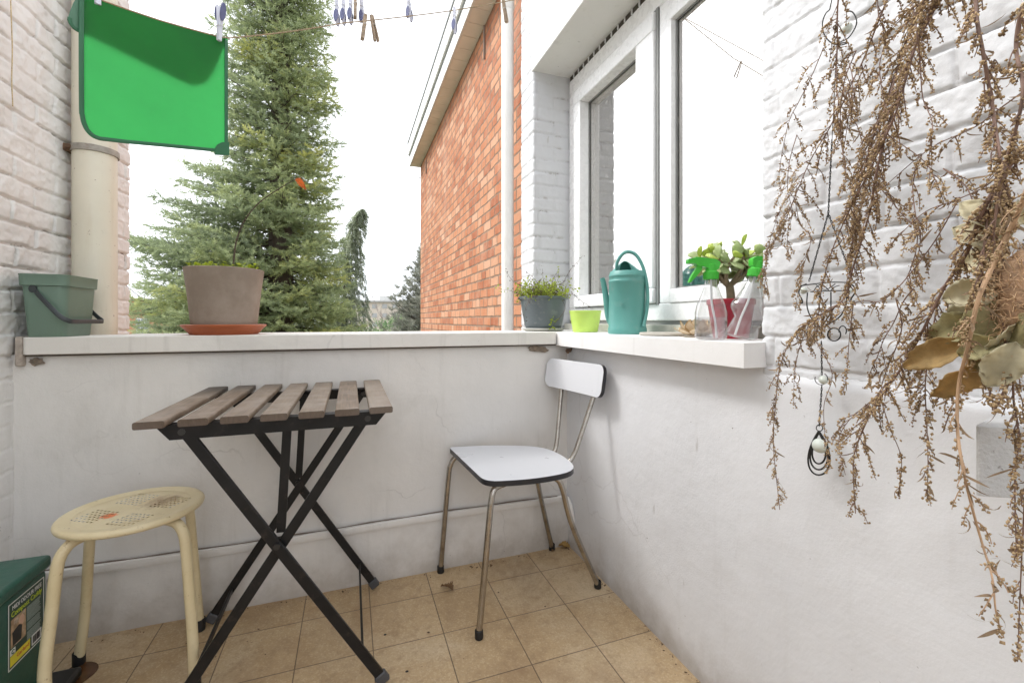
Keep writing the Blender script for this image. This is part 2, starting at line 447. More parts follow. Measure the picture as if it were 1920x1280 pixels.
# ---- house wall with the window on the right
hw = thing('house_wall', 'white painted house wall with a big window above the grey formica chair', 'wall', (XR, .8, 0))
def hR(U, Z): return brick_h(U, Z, .064, .19, .0052, 90, j=.008, rough=1.0)
WY0, WY1, WZ0, WZ1 = .737, 2.024, .882, 2.157
mb, j = wall_sheet([(.852, -.35), (.852, WY0), (1.06, WY0)], .78, 2.9, .0036, hR, arris=.014, flip=True)
part('brick_face', mb, m_brickR, hw, W=True, ang=180, attr={'joint': j})
def hP(U, Z):
    h, jj = brick_h(U, Z, .064, .19, .0045, 130, rough=.8); return h, jj
mb, j = wall_sheet([(1.06, WY1), (XR, WY1), (XR, 2.20), (1.0, 2.20)], .80, 2.9, .0060, hP, arris=.012, flip=True)
part('brick_pier', mb, m_brickR, hw, W=True, ang=180, attr={'joint': j})
def lowh(U, Z):
    h, _ = plaster_h(23, .006)(U, Z)
    e = .800 + .030*fbm(U*9, Z*9+2, 4, 77)
    k = np.clip((Z-e)/.022, 0, 1); h = h - .010*k*k*(3-2*k)
    return h, 0*U
mb, j = wall_sheet([(XR, -.6), (XR, YF+.02)], 0, .835, .0095, lowh, flip=True)
part('rendered_face', mb, m_lowR, hw, W=True, ang=180)
mb = MB(); mb.bb(XR+.022, XR+.36, -2.2, WY0-.01, -.12, 2.9); mb.bb(XR+.022, XR+.36, WY0-.01, 2.19, -.12, .86); mb.bb(XR+.012, XR+.36, -2.2, -.34, 0, 2.9)
part('wall_core', mb, m_lowR, hw, W=True)
mb, j = wall_sheet([(1.08, WY0-.02), (1.08, WY1+.02)], 0, .1, .05, plaster_h(1, 0), flip=True)
mb = MB(); mb.bb(XR-.004, XR+.36, WY0-.03, WY1+.016, WZ1, 2.9)
part('lintel', mb, m_lintel, hw, W=True, bev=.006)
# window
win = MB()
FX = 1.040   # front of the frame
win.bb(FX, FX+.09, WY0-.02, WY1-.006, .928, .990); win.bb(FX, FX+.09, WY0-.02, WY1-.006, 2.052, 2.132)
win.bb(FX, FX+.09, 1.950, WY1-.006, .990, 2.052); win.bb(FX, FX+.09, WY0-.02, .800, .990, 2.052)
win.bb(FX, FX+.09, 1.262, 1.318, .990, 2.052)
wobj = part('window', win, m_upvc, hw, W=True, bev=.004, bseg=2)
sash = MB(); SX = FX-.016
sash.bb(SX, SX+.075, 1.335, 1.943, .992, 1.046); sash.bb(SX, SX+.075, 1.335, 1.943, 1.975, 2.046)
sash.bb(SX, SX+.075, 1.881, 1.943, 1.046, 1.975); sash.bb(SX, SX+.075, 1.335, 1.440, 1.046, 1.975)
part('sash', sash, m_upvc, wobj, W=True, bev=.005, bseg=2)
bead = MB()
bead.bb(FX-.004, FX+.07, .800, 1.262, .990, 1.038); bead.bb(FX-.004, FX+.07, .800, 1.262, 1.968, 2.052); bead.bb(FX-.004, FX+.05, 1.252, 1.2615, 1.038, 1.968)
bead.bb(FX-.004, FX+.05, .800, .812, 1.038, 1.968)
part('glazing_bead', bead, m_upvc, wobj, W=True, bev=.003)
gk = MB()
gk.bb(FX-.003, FX+.02, 1.321, 1.333, .985, 2.055); gk.bb(FX-.002, FX+.02, 1.335, 1.95, 2.0465, 2.0535); gk.bb(FX-.002, FX+.02, 1.944, 1.9495, .99, 2.05); gk.bb(FX-.002, FX+.02, 1.333, 1.95, .9865, .9915)
for (y0,y1,z0,z1,x) in ((1.440,1.881,1.046,1.975,SX+.049),(.812,1.252,1.038,1.968,FX+.016)):
    w = .006
    gk.bb(x, x+.004, y0-.001, y0+w, z0, z1); gk.bb(x, x+.004, y1-w, y1+.001, z0, z1); gk.bb(x, x+.004, y0+w, y1-w, z0-.001, z0+w); gk.bb(x, x+.004, y0+w, y1-w, z1-w, z1+.001)
part('gasket', gk, m_gasket, wobj, W=True)
def glass_mat():
    t = NT('window_glass')
    gl = t.n('ShaderNodeBsdfGlossy'); gl.inputs['Roughness'].default_value = .015; gl.inputs['Color'].default_value = (.97,.95,.92,1)
    t.l(t.bump(t.noise(1.2, 2), .02, .004), gl.inputs['Normal'])
    tr = t.n('ShaderNodeBsdfTransparent'); tr.inputs['Color'].default_value = (.86,.89,.88,1)
    lw_ = t.n('ShaderNodeLayerWeight'); lw_.inputs['Blend'].default_value = .35
    f = t.math('MULTIPLY_ADD', lw_.outputs['Fresnel'], 1.0, .52)
    df = t.n('ShaderNodeBsdfDiffuse'); df.inputs['Color'].default_value = (.75,.72,.68,1)
    mx = t.n('ShaderNodeMixShader'); t.l(f, mx.inputs[0]); t.l(tr.outputs[0], mx.inputs[1]); t.l(gl.outputs[0], mx.inputs[2])
    # splash marks and dust
    du = t.ramp(t.noise(38, 6, .75), [(.56,0),(.66,.28)])
    m2 = t.n('ShaderNodeMixShader'); t.l(du, m2.inputs[0]); t.l(mx.outputs[0], m2.inputs[1]); t.l(df.outputs[0], m2.inputs[2])
    return t.done(m2.outputs[0])
m_glass = glass_mat()
for (y0,y1,z0,z1,x) in ((1.437,1.884,1.043,1.978,SX+.055),(.809,1.255,1.035,1.971,FX+.022)):
    mb = MB(); mb.bb(x, x+.006, y0, y1, z0, z1); part('pane', mb, m_glass, wobj, W=True, sm=False)
# vent grille
vg = MB(); vg.bb(FX+.004, FX+.05, WY0, WY1-.01, 2.134, WZ1-.001); vg.cur = 1
for y in np.arange(WY0+.02, WY1-.01, .0485): vg.bb(FX-.001, FX+.045, y, y+.004, 2.1325, WZ1-.002)
part('vent_grille', vg, [m_slot, m_upvc], wobj, W=True)
# stone upstand below the frame
mb = MB(); mb.bb(1.012, 1.11, WY0-.02, WY1-.004, .880, .914); part('stone_upstand', mb, m_stone, hw, W=True, bev=.004)
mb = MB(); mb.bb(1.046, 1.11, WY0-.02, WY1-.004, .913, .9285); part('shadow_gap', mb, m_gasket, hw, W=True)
# sill slab
out = roundpoly([(.790, .724), (.862, .724), (.862, WY0+.003), (1.05, WY0+.003), (1.05, WY1-.004), (.804, WY1-.004), (.793, 1.652), (.790, 1.652)], .004, 3)
mb = MB(); M4 = np.eye(4); M4[2,3] = .827; mb.prism(out, .0545, M4); part('window_sill', mb, m_sill, hw, W=True, bev=.005, bseg=3)
# room behind the glass
rm = MB(); m_room = M('dim_room_wall', (.70,.58,.47), .8, var=.1)
for b in ((1.21,3.2,-.2,-.15,0,2.7),(1.21,3.2,3.6,3.65,0,2.7),(3.2,3.25,-.2,3.6,0,2.7),(1.21,3.2,-.2,3.6,2.7,2.75),(1.21,3.2,-.2,3.6,-.05,0)): rm.bb(*b)
part('room_wall', rm, m_room, hw, W=True)
# small rusty stub under the sill
mb = MB(); mb.tube([(XR+.01, 1.63, .808), (XR-.018, 1.628, .806)], .008, 8); mb.tube([(XR-.018, 1.628, .806), (XR-.022, 1.61, .800)], .006, 8)
part('pipe_stub', mb, M('rusty_iron', (.17,.11,.075), .8, var=.4, vs=80), hw, W=True)
er_ = np.array([_c, -_s, 0]); ef = np.array([_s, _c, 0])
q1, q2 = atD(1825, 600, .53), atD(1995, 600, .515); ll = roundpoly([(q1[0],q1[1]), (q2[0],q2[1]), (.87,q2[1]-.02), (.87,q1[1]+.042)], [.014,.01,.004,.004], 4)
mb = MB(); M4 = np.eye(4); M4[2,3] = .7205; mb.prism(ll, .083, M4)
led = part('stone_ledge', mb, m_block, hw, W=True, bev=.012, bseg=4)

# ---- left drain pipe
def pipe_mat(name, col, rust):
    t = NT(name); col = np.array(col)
    c = t.mix(t.ramp(t.noise(5, 5), [(.3,0),(.7,1)]), col*.93, col*1.05)
    c = t.mix(t.ramp(t.noise(1, 5, .6, vec=t.mapv((30,30,3))), [(.55,0),(.75,.3)]), c, col*np.array([.72,.64,.52]))
    if rust:
        sep = t.n('ShaderNodeSeparateXYZ'); t.l(t.coord(), sep.inputs[0])
        e = t.math('ADD', t.math('MULTIPLY', sep.outputs['X'], -9), t.math('SUBTRACT', t.noise(11, 6, .75), .5))
        f = t.ramp(e, [(.50,0),(.66,.85)])
        c = t.mix(f, c, (.30,.17,.09))
        c = t.mix(t.ramp(t.noise(55, 4, .7), [(.66,0),(.70,.6)]), c, (.20,.12,.07))
    return t.done(t.pbsdf(c, .42, 0, t.bump(t.noise(60, 4), .12, .003), .45))
PX0, PY0 = -.826, 1.925
dp = thing('drain_pipe', 'thick cream drain pipe with a rusty clamp, against the painted brick', 'drain pipe', (PX0, PY0, .7))
mb = MB(); mb.lathe([(.0585, -.5), (.0585, 2.4)], seg=48); part('pipe', mb, pipe_mat('cream_pipe_paint', (.74,.69,.57), True), dp, ang=180)
zc = atY(180, 293, PY0)[2] - .7 + .012
mb = MB(); mb.lathe([(.0595, zc-.011), (.0635, zc-.010), (.0640, zc), (.0635, zc+.010), (.0595, zc+.011)], seg=48)
cl = part('clamp', mb, M('weathered_clamp', (.34,.31,.27), .55, var=.25, vs=40, dirt=(.2,.11,.06), dirt_amt=.7), dp)
mb = MB(); mb.box((-.062, -.028, zc), (.032, .018, .024)); mb.tube([(-.052,-.05,zc), (-.052,-.01,zc)], .009, 8); mb.tube([(-.07,-.032,zc), (-.07, .02, zc)], .012, 8)
part('bolt', mb, M('rusty_bolt', (.15,.085,.05), .85, var=.4, vs=90, bump=.5), cl, bev=.003)

# ---- slim white downpipe on the right
wp = thing('downpipe', 'slim white downpipe between the red brick house and the white window pier', 'drain pipe', (.800, 2.275, .7))
mb = MB(); mb.lathe([(.0335, -3.5), (.0335, 1.90), (.0335, 1.902), (.037, 1.905), (.037, 1.99), (.0335, 1.995), (.0335, 3.2)], seg=32)
part('pipe', mb, pipe_mat('white_pipe_paint', (.80,.79,.76), False), wp, ang=50)

# ---- red brick house
def red_brick():
    t = NT('red_brick')
    sep = t.n('ShaderNodeSeparateXYZ'); t.l(t.coord(), sep.inputs[0])
    cmb = t.n('ShaderNodeCombineXYZ')
    wob = t.math('MULTIPLY', t.math('SUBTRACT', t.noise(14, 3), .5), .016)
    u = t.math('ADD', t.math('ADD', sep.outputs['Y'], sep.outputs['X']), wob); v = t.math('ADD', sep.outputs['Z'], wob)
    t.l(u, cmb.inputs[0]); t.l(v, cmb.inputs[1])
    br = t.n('ShaderNodeTexBrick', offset=.5, squash=.62, squash_frequency=3)
    for k, val in (('Scale',1),('Mortar Size',.0075),('Mortar Smooth',.35),('Bias',-.1),('Brick Width',.165),('Row Height',.0655)): br.inputs[k].default_value = val
    br.inputs['Color1'].default_value = (0,0,0,1); br.inputs['Color2'].default_value = (1,1,1,1); br.inputs['Mortar'].default_value = (.5,.5,.5,1)
    t.l(cmb.outputs[0], br.inputs['Vector'])
    c = t.ramp(br.outputs['Color'], [(0,(.34,.115,.058)),(.22,(.42,.155,.077)),(.5,(.48,.205,.105)),(.78,(.53,.265,.155)),(1,(.59,.37,.26))])
    c = t.mix(br.outputs['Fac'], c, (.20,.14,.10))
    c = t.mix(t.ramp(t.noise(9, 5, .7), [(.4,0),(.75,.5)]), c, (.55,.34,.225))
    c = t.mix(t.ramp(t.noise(22, 5, .7), [(.60,0),(.75,.6)]), c, (.30,.085,.045))
    c = t.mix(t.ramp(t.noise(1.1, 4, .6), [(.5,0),(.8,.35)]), c, (.58,.43,.33))
    h = t.math('ADD', t.math('MULTIPLY', br.outputs['Fac'], -1), t.math('MULTIPLY', t.noise(40, 4), .5))
    return t.done(t.pbsdf(c, .85, 0, t.bump(h, .8, .008), .2))
bh = thing('brick_house', 'orange red brick side wall of the house next door, under pale eaves', 'house', (.88, 6, -3.5))
BY1 = 6.05
mb = MB(); mb.bb(.885, 7.0, 2.215, BY1, -3.5, 3.0); part('brick_side', mb, red_brick(), bh, W=True, sm=False)
m_white = M('white_fascia', (.80,.79,.77), .5, var=.05)
mb = MB(); n = 34; ys = np.linspace(1.0, BY1+.06, n)
for a, b in zip(ys[:-1], ys[1:]): mb.bb(.765, .93, a+.0025, b-.0025, 3.003, 3.022)
sf = part('soffit', mb, M('cream_soffit', (.90,.85,.78), .6, var=.07, vs=4), bh, W=True)
mb = MB(); mb.bb(.765, .93, 1.0, BY1+.058, 3.012, 3.025); part('soffit_gap', mb, m_slot, sf, W=True)
mb = MB(); mb.bb(.745, .765, .9, BY1+.07, 3.0, 3.13); mb.bb(.725, .7445, .9, BY1+.07, 3.145, 3.30); part('fascia', mb, m_white, bh, W=True, bev=.004)
mb = MB(); mb.bb(.742, .80, .9, BY1+.068, 3.131, 3.144); mb.bb(.718, .76, .9, BY1+.075, 3.301, 3.325); part('roof_edge', mb, M('zinc_edge', (.26,.27,.27), .5, var=.1), bh, W=True)
mb = MB(); mb.bb(.77, 7.0, .9, BY1+.05, 3.15, 3.30); part('roof', mb, M('roof_felt', (.2,.2,.2), .9), bh, W=True, sm=False)
for (px, ya, yb) in ((908, 48, 112), (799, 300, 326)):
    pa = atX(px, ya, .878); pb = atX(px, yb, .878)
    mb = MB(); mb.bar(pa, pb, .010, .014, up=(1,0,0)); part('wall_tie', mb, M('iron_tie', (.28,.22,.18), .7), bh, W=True, bev=.003)

# ---- ground far below
gm = NT('garden_ground'); c = gm.mix(gm.ramp(gm.noise(.35, 6), [(.35,0),(.65,1)]), (.055,.08,.03), (.13,.12,.075)); gm = gm.done(gm.pbsdf(c, .95))
mb = MB(); mb.add([(-400,-100,-3.5),(400,-100,-3.5),(400,600,-3.5),(-400,600,-3.5)], [(0,1,2,3)])
tag(part('ground', mb, gm, sm=False), kind='structure')
# ================================================================== FURNITURE ON THE FLOOR
def wood_mat():
    t = NT('weathered_slat_wood')
    a = t.attr('slat'); sep = t.n('ShaderNodeSeparateColor'); t.l(a.outputs['Color'], sep.inputs[0])
    gv = t.mapv((170, 9, 60)); off = t.n('ShaderNodeVectorMath', operation='ADD'); t.l(gv, off.inputs[0])
    cmb = t.n('ShaderNodeCombineXYZ'); t.l(t.math('MULTIPLY', sep.outputs[0], 50), cmb.inputs[1]); t.l(cmb.outputs[0], off.inputs[1])
    g = t.noise(1, 6, .65, vec=off.outputs[0])
    c = t.mix(t.ramp(g, [(.3,0),(.7,1)]), (.115,.075,.048), (.285,.215,.155))
    c = t.mix(t.math('MULTIPLY', sep.outputs[0], .45), c, (.40,.34,.28))
    c = t.mix(t.ramp(t.noise(11, 5, .65), [(.45,0),(.7,.55)]), c, (.40,.34,.29))
    # black weathering at the far ends (attribute) broken up by noise
    e = t.math('ADD', sep.outputs[1], t.math('MULTIPLY', t.math('SUBTRACT', t.noise(18, 6, .75), .5), .5))
    c = t.mix(t.ramp(e, [(.55,0),(.95,.85)]), c, (.045,.036,.028))
    c = t.mix(t.ramp(t.noise(70, 4, .7), [(.64,0),(.70,.55)]), c, (.08,.06,.05))
    c = t.mix(t.ramp(sep.outputs[2], [(.9,0),(1,.75)]), c, (.075,.05,.035))
    return t.done(t.pbsdf(c, t.math('MULTIPLY_ADD', g, .3, .38), 0, t.bump(g, .25, .002), .4))
m_tblk = M('black_table_paint', (.011,.010,.010), .42, var=.3, vs=25, bump=.12, spec=.3, dirt=(.06,.045,.035), dirt_amt=.5, ds=30, dthr=(.58,.72))
TB = thing('slatted_table', 'black folding bistro table with seven weathered grey wooden slats', 'table', (-.16, 1.36, 0))
mb = MB(); at_ = []
for i in range(7):
    x0 = -.4225 + .0775*i; w_ = .0545; jy = .003*random.uniform(-1,1)
    ys = np.linspace(1.125+jy, 1.645+jy, 14); sec = rrect(w_, .0155, .0035, 3); n = len(sec)
    Vs = np.concatenate([np.c_[x0+w_/2+sec[:,0], np.full(n, y), .7115+sec[:,1]] for y in ys])
    fs = [(k*n+q, k*n+(q+1)%n, (k+1)*n+(q+1)%n, (k+1)*n+q) for k in range(13) for q in range(n)]
    fs += [tuple(range(n))[::-1], tuple(13*n+q for q in range(n))]
    fs = [f[::-1] for f in fs]
    mb.add(Vs, fs); sv = random.random(); amt = (1.12, .95, .75, .62, .66, .58, .42)[i]
    t_ = np.repeat(np.linspace(0, 1, 14), n); at_.append(np.c_[np.full(len(t_), sv), np.clip(amt*t_**1.3, 0, 1.2), t_*0, t_*0+1]); at_[-1][:n,1] = np.maximum(at_[-1][:n,1], .0); at_[-1][:n,2] = 1
top = part('tabletop', mb, wood_mat(), TB, W=True, attr={'slat': np.concatenate(at_)}, ang=50)
for sgn, y in ((0, 1.170), (1, 1.595)):
    mb = MB(); z0, z1 = .668, .7015; x0, x1 = -.400, .088
    for (yy, hh) in ((y, None),):
        pts = np.array([(x0,z1),(x0+.028,z0),(x1-.028,z0),(x1,z1)])
        mb.prism(pts, .0035, frame((0, yy, 0), (1,0,0), (0,0,1)))
        mb.bb(x0+.004, x1-.004, yy-.0005 if sgn == 0 else yy-.026, yy+.026 if sgn == 0 else yy, z1-.0035, z1)
    part('rail', mb, m_tblk, TB, W=True, sm=False)
def flat_leg(a, b, y, name='leg'):
    mb = MB(); mb.bar((a[0], y, a[1]), (b[0], y, b[1]), .011, .024, up=(0,0,1)); o = part(name, mb, m_tblk, TB, W=True, bev=.0025)
    d = np.array([b[0]-a[0], b[1]-a[1]]); d /= np.linalg.norm(d)
    mb = MB(); p = np.array(b); mb.bar((p[0]-d[0]*.020, y, p[1]-d[1]*.020), (p[0]+d[0]*.008, y, p[1]+d[1]*.008), .017, .030)
    part('foot_cap', mb, M('grey_foot_cap_'+str(len(bpy.data.materials)), (.06,.06,.065), .5, var=.3), o, W=True, bev=.004, bseg=3)
    return o
m_rivet = M('rivet_steel', (.05,.047,.045), .4, .6)
for y1, y2 in ((1.176, 1.192), (1.606, 1.590)):
    flat_leg((-.350, .690), (.078, .017), y1); flat_leg((.040, .690), (-.402, .017), y2)
    mb = MB(); yb = (y1+y2)/2 + (.012 if y1 < 1.3 else -.014)
    mb.bar((-.143, yb-.004, .690), (-.158, yb, .420), .020, .005, up=(0,1,0)); part('support_bar', mb, m_tblk, TB, W=True, bev=.001)
    for q in ([(-.163, y1-.012, .400), (-.163, y2+.012, .400)], [(-.35, y1-.01, .684), (-.35, y1+.02, .684)], [(.04, y2-.026, .684), (.04, y2+.02, .684)]):
        mb = MB(); mb.tube(q, .0075, 10); part('rivet', mb, m_rivet, TB, W=True)
for (xa, ya, yb) in ((.028, 1.186, 1.597), (-.345, 1.198, 1.582)):
    mb = MB(); mb.bar((xa, ya, .098), (xa, yb, .098), .006, .016, up=(0,0,1)); part('stretcher', mb, m_tblk, TB, W=True, bev=.001)
for (x, y, r_) in ((-.368, 1.128, .006), (-.31, 1.19, .004), (-.40, 1.12, .004), (.0, 1.33, .0045)):
    pass

# ---- cream stool with the perforated seat
STX, STY = -.525, 1.41
ST = thing('stool', 'cream metal stool with a round perforated seat and an orange paint spot', 'stool', (STX, STY, 0))
def stool_mat():
    t = NT('cream_stool_paint')
    c = t.mix(t.ramp(t.noise(10, 5), [(.3,0),(.7,1)]), (.62,.51,.30), (.70,.60,.39))
    c = t.mix(t.ramp(t.noise(17, 6, .7), [(.55,0),(.75,.4)]), c, (.40,.28,.14))
    c = t.mix(t.ramp(t.noise(46, 5, .75), [(.63,0),(.70,.75)]), c, (.20,.11,.05))
    vm = t.n('ShaderNodeVectorMath', operation='DISTANCE'); t.l(t.coord(), vm.inputs[0]); vm.inputs[1].default_value = (-.040,-.028,.446)
    d = t.math('ADD', vm.outputs['Value'], t.math('MULTIPLY', t.math('SUBTRACT', t.noise(120, 3), .5), .028))
    c = t.mix(t.ramp(d, [(.012,.95),(.019,0)]), c, (.72,.16,.035))
    vm = t.n('ShaderNodeVectorMath', operation='DISTANCE'); t.l(t.coord(), vm.inputs[0]); vm.inputs[1].default_value = (.045,.035,.446)
    d = t.math('ADD', vm.outputs['Value'], t.math('MULTIPLY', t.math('SUBTRACT', t.noise(50, 5, .7), .5), .12))
    c = t.mix(t.ramp(d, [(.02,.5),(.05,0)]), c, (.24,.12,.06))
    return t.done(t.pbsdf(c, .38, 0, t.bump(t.noise(90, 4), .1, .002), .5))
m_stool = stool_mat()
mb = MB()
# rolled rim
prof = [(.118,.4452),(.132,.4475),(.140,.4490),(.1455,.4480),(.149,.4445),(.150,.440),(.1485,.4355),(.145,.433),(.141,.4345)]
mb.lathe(prof, seg=72)
# perforated plate: square grid with the holes left out
pch = .0059; aa = R(60); n = int(.128/pch)+1
pos = lambda a, b: (pch*(a*math.cos(aa)-b*math.sin(aa)), pch*(a*math.sin(aa)+b*math.cos(aa)))
hole = set(range(4, 16, 2))
vid = {}; Vs = []; fs = []
def gv(a, b):
    if (a, b) not in vid:
        x, y = pos(a-.5, b-.5); vid[(a, b)] = len(Vs); Vs.append((x, y, .4446 - .002*math.exp(-(x*x+y*y)/.004)))
    return vid[(a, b)]
for a in range(-n, n+1):
    for b in range(-n, n+1):
        if math.hypot(*pos(a, b)) > .127: continue
        if abs(a) in hole and abs(b) in hole: continue
        fs.append((gv(a,b), gv(a+1,b), gv(a+1,b+1), gv(a,b+1)))
mb.add(Vs, fs)
part('seat', mb, m_stool, ST, ang=60)
m_blk = M('black_rubber', (.012,.012,.012), .6, var=.2)
for (fx, fy) in ((-.426,1.576),(-.691,1.529),(-.625,1.272),(-.366,1.312)):
    d = np.array([fx-STX, fy-STY]); L = np.linalg.norm(d); d /= L
    P3 = lambda r_, z: (d[0]*r_, d[1]*r_, z)
    path = smooth([P3(.055,.424), P3(.105,.424), P3(.134,.418), P3(.152,.398), P3(.160,.362), P3(.168,.28), P3(.180,.15), P3(L,.012)], 7)
    mb = MB(); mb.tube(path, .0118, 16); lg = part('leg', mb, m_stool, ST)
    mb = MB(); mb.lathe([(0,0),(.0135,0),(.0140,.004),(.0140,.034),(.012,.036)], c=(d[0]*L, d[1]*L, 0), seg=20); part('foot_cap', mb, m_blk, lg)

mb = MB(); mb.tube([(.060*math.cos(t), .060*math.sin(t), .424) for t in np.linspace(0, 2*np.pi, 40, endpoint=False)], .010, 8, closed=True); part('support_ring', mb, m_stool, ST)
# ---- brown wet stain on the tiles behind the stool
pp_ = [atZ(x, y, 0)[:2] for x, y in ((118,1262),(140,1247),(165,1240),(183,1243),(186,1252),(176,1264),(160,1276),(140,1292),(118,1300),(104,1285))]
mb = MB(); M4 = np.eye(4); M4[2,3] = .0012; mb.prism(roundpoly(pp_, .03, 5), .0012, M4)
tag(part('puddle', mb, M('brown_wet_stain', (.10,.045,.018), .12, var=.3, vs=20, bump=0)), 'reddish brown wet puddle on the tiles behind the cream stool', 'puddle', kind='thing')
# ---- grit and crumbs along the foot of the walls
gr = MB(); rg = np.random.default_rng(8)
for i in range(330):
    k = rg.random()
    if k < .45: x, y = XR - .004 - abs(rg.normal(0, .016)), rg.uniform(.35, YF)
    elif k < .8: x, y = rg.uniform(XL, XR), YF - .022 - abs(rg.normal(0, .014))
    else: x, y = rg.uniform(XL, XR), rg.uniform(.4, YF)
    s_ = abs(rg.normal(.0008, .0009)) + .0005; a = rg.uniform(0, 6.28); e1 = np.array([math.cos(a), math.sin(a), rg.normal(0,.2)])*s_*rg.uniform(1,2.2); e2 = np.array([-math.sin(a), math.cos(a), 0])*s_; c_ = np.array([x, y, s_*.5])
    gr.add([c_-e1, c_+e2, c_+e1, c_-e2, c_+[0,0,s_*.7]], [(0,1,4),(1,2,4),(2,3,4),(3,0,4)])
tag(part('grit', gr, M('brown_grit', (.12,.075,.045), .95, var=.6, vs=150, bump=0), sm=False), kind='stuff')
for (x_, y_, l_) in ((722,1189,'small dark round spot on a tile between the table and the front chair leg'), (763,1258,'small dark round spot on the tile just right of the near table foot')):
    p_ = atZ(x_, y_, 0); mb = MB(); mb.lathe([(0,.0022),(.0028,.0018),(.0042,.0006),(.0044,.0002)], c=(p_[0], p_[1], 0), seg=12, sy=.8); tag(part('tar_spot', mb, M('tar_black', (.02,.016,.013), .5, bump=0) if 'tar_black' not in bpy.data.materials else bpy.data.materials['tar_black']), l_, 'spot', 'dark spots on the tiles', 'thing')
# ---- formica chair
CHX, CHY = .54, 1.44
CHR = thing('kitchen_chair', 'pale grey formica kitchen chair with black edging and chrome tube legs, in the corner', 'chair', (CHX, CHY, 0))
m_form = M('pale_formica', (.66,.665,.69), .32, var=.03, vs=3, bump=.02, dirt=(.30,.27,.25), dirt_amt=.35, ds=42, dthr=(.66,.74))
m_edge = M('black_edging', (.020,.020,.024), .35, var=.3)
m_chrome = M('worn_chrome', (.44,.41,.37), .20, .98, var=.12, vs=30, dirt=(.20,.15,.11), dirt_amt=.7, ds=28, dthr=(.52,.72), rvar=.1)
pts = [(.345,1.648),(.372,1.258),(.52,1.228),(.680,1.250),(.705,1.40),(.680,1.535),(.52,1.618)]
out = roundpoly(pts, [.022,.045,.10,.075,.10,.08,.1], 6)
mb = MB(); M4 = np.eye(4); M4[2,3] = .437; mb.prism(out, .018, M4, mi_side=1, mi_top=0)
part('seat', mb, [m_form, m_edge], CHR, W=True, bev=.0018, bseg=2)
def slab(w_, h_, r_, th, bow, n=26):
    """curved back panel: local x width, z height, y depth (front at -y)"""
    xs = np.concatenate([-w_/2 + r_*(1-np.cos(np.linspace(0, np.pi/2, 6))), np.linspace(-w_/2+r_, w_/2-r_, n)[1:-1], w_/2 - r_*(1-np.cos(np.linspace(np.pi/2, 0, 6)))])
    def hh(x):
        e = abs(x) - (w_/2-r_)
        return h_/2 if e <= 0 else h_/2 - r_ + math.sqrt(max(r_*r_-e*e, 0))
    Vs = []
    for x in xs:
        y = -bow*(1-(2*x/w_)**2); H = hh(x)
        for (yy, zz) in ((y, -H), (y, H), (y+th, H), (y+th, -H)): Vs.append((x, yy, zz))
    fs = []; mi = []
    for i in range(len(xs)-1):
        a = i*4; b = a+4
        fs += [(a, b, b+1, a+1), (a+1, b+1, b+2, a+2), (a+2, b+2, b+3, a+3), (a+3, b+3, b, a)]; mi += [0, 1, 0, 1]
    fs += [(0,1,2,3), tuple(len(Vs)-4+k for k in (3,2,1,0))]; mi += [1, 1]
    return np.array(Vs), fs, mi
Vs, fs, mi = slab(.352, .114, .032, .016, -.020)
ctr = np.array([.771, 1.478, .722]); xa = np.array([.050, -.335, 0]); xa /= np.linalg.norm(xa)   # width axis, towards the camera
up = np.array([.16, .02, 1.]); up -= xa*np.dot(up, xa); up /= np.linalg.norm(up); ya = np.cross(up, xa)
if ya[0] < 0: ya = -ya
W3 = Vs @ np.array([xa, ya, up]) + ctr
mb = MB(); mb.add(W3, fs); mb.m = mi
part('backrest', mb, [m_form, m_edge], CHR, W=True, ang=40, bev=.0015)
def chrome(pts, name, r_=.0095, cap=None):
    mb = MB(); mb.tube(smooth(pts, 8), r_, 16); o = part(name, mb, m_chrome, CHR, W=True)
    if cap is not None:
        mb = MB(); mb.lathe([(0,0),(.0115,0),(.0125,.003),(.0122,.024),(.0095,.026)], c=cap, seg=18); part('foot_cap', mb, m_blk, o, W=True)
chrome([(.46,1.55,.428),(.40,1.60,.428),(.366,1.615,.424),(.348,1.618,.40),(.338,1.621,.34),(.312,1.632,.015)], 'leg', cap=(.312,1.633,0))
chrome([(.50,1.32,.428),(.44,1.290,.428),(.408,1.278,.422),(.396,1.273,.39),(.388,1.270,.33),(.353,1.256,.015)], 'leg', cap=(.353,1.256,0))
chrome([(.53,1.52,.428),(.60,1.535,.427),(.635,1.545,.415),(.655,1.555,.38),(.69,1.580,.25),(.765,1.638,.015)], 'leg', cap=(.767,1.640,0))
chrome([(.52,1.34,.428),(.59,1.315,.427),(.625,1.303,.418),(.645,1.300,.385),(.69,1.315,.25),(.806,1.352,.015)], 'leg', cap=(.808,1.353,0))
chrome([(.56,1.47,.428),(.66,1.488,.427),(.700,1.495,.432),(.720,1.503,.460),(.740,1.525,.53),(.791,1.585,.735)], 'back_post', .0085)
chrome([(.56,1.36,.428),(.655,1.372,.427),(.692,1.372,.434),(.722,1.371,.462),(.752,1.371,.53),(.832,1.374,.735)], 'back_post', .0085)

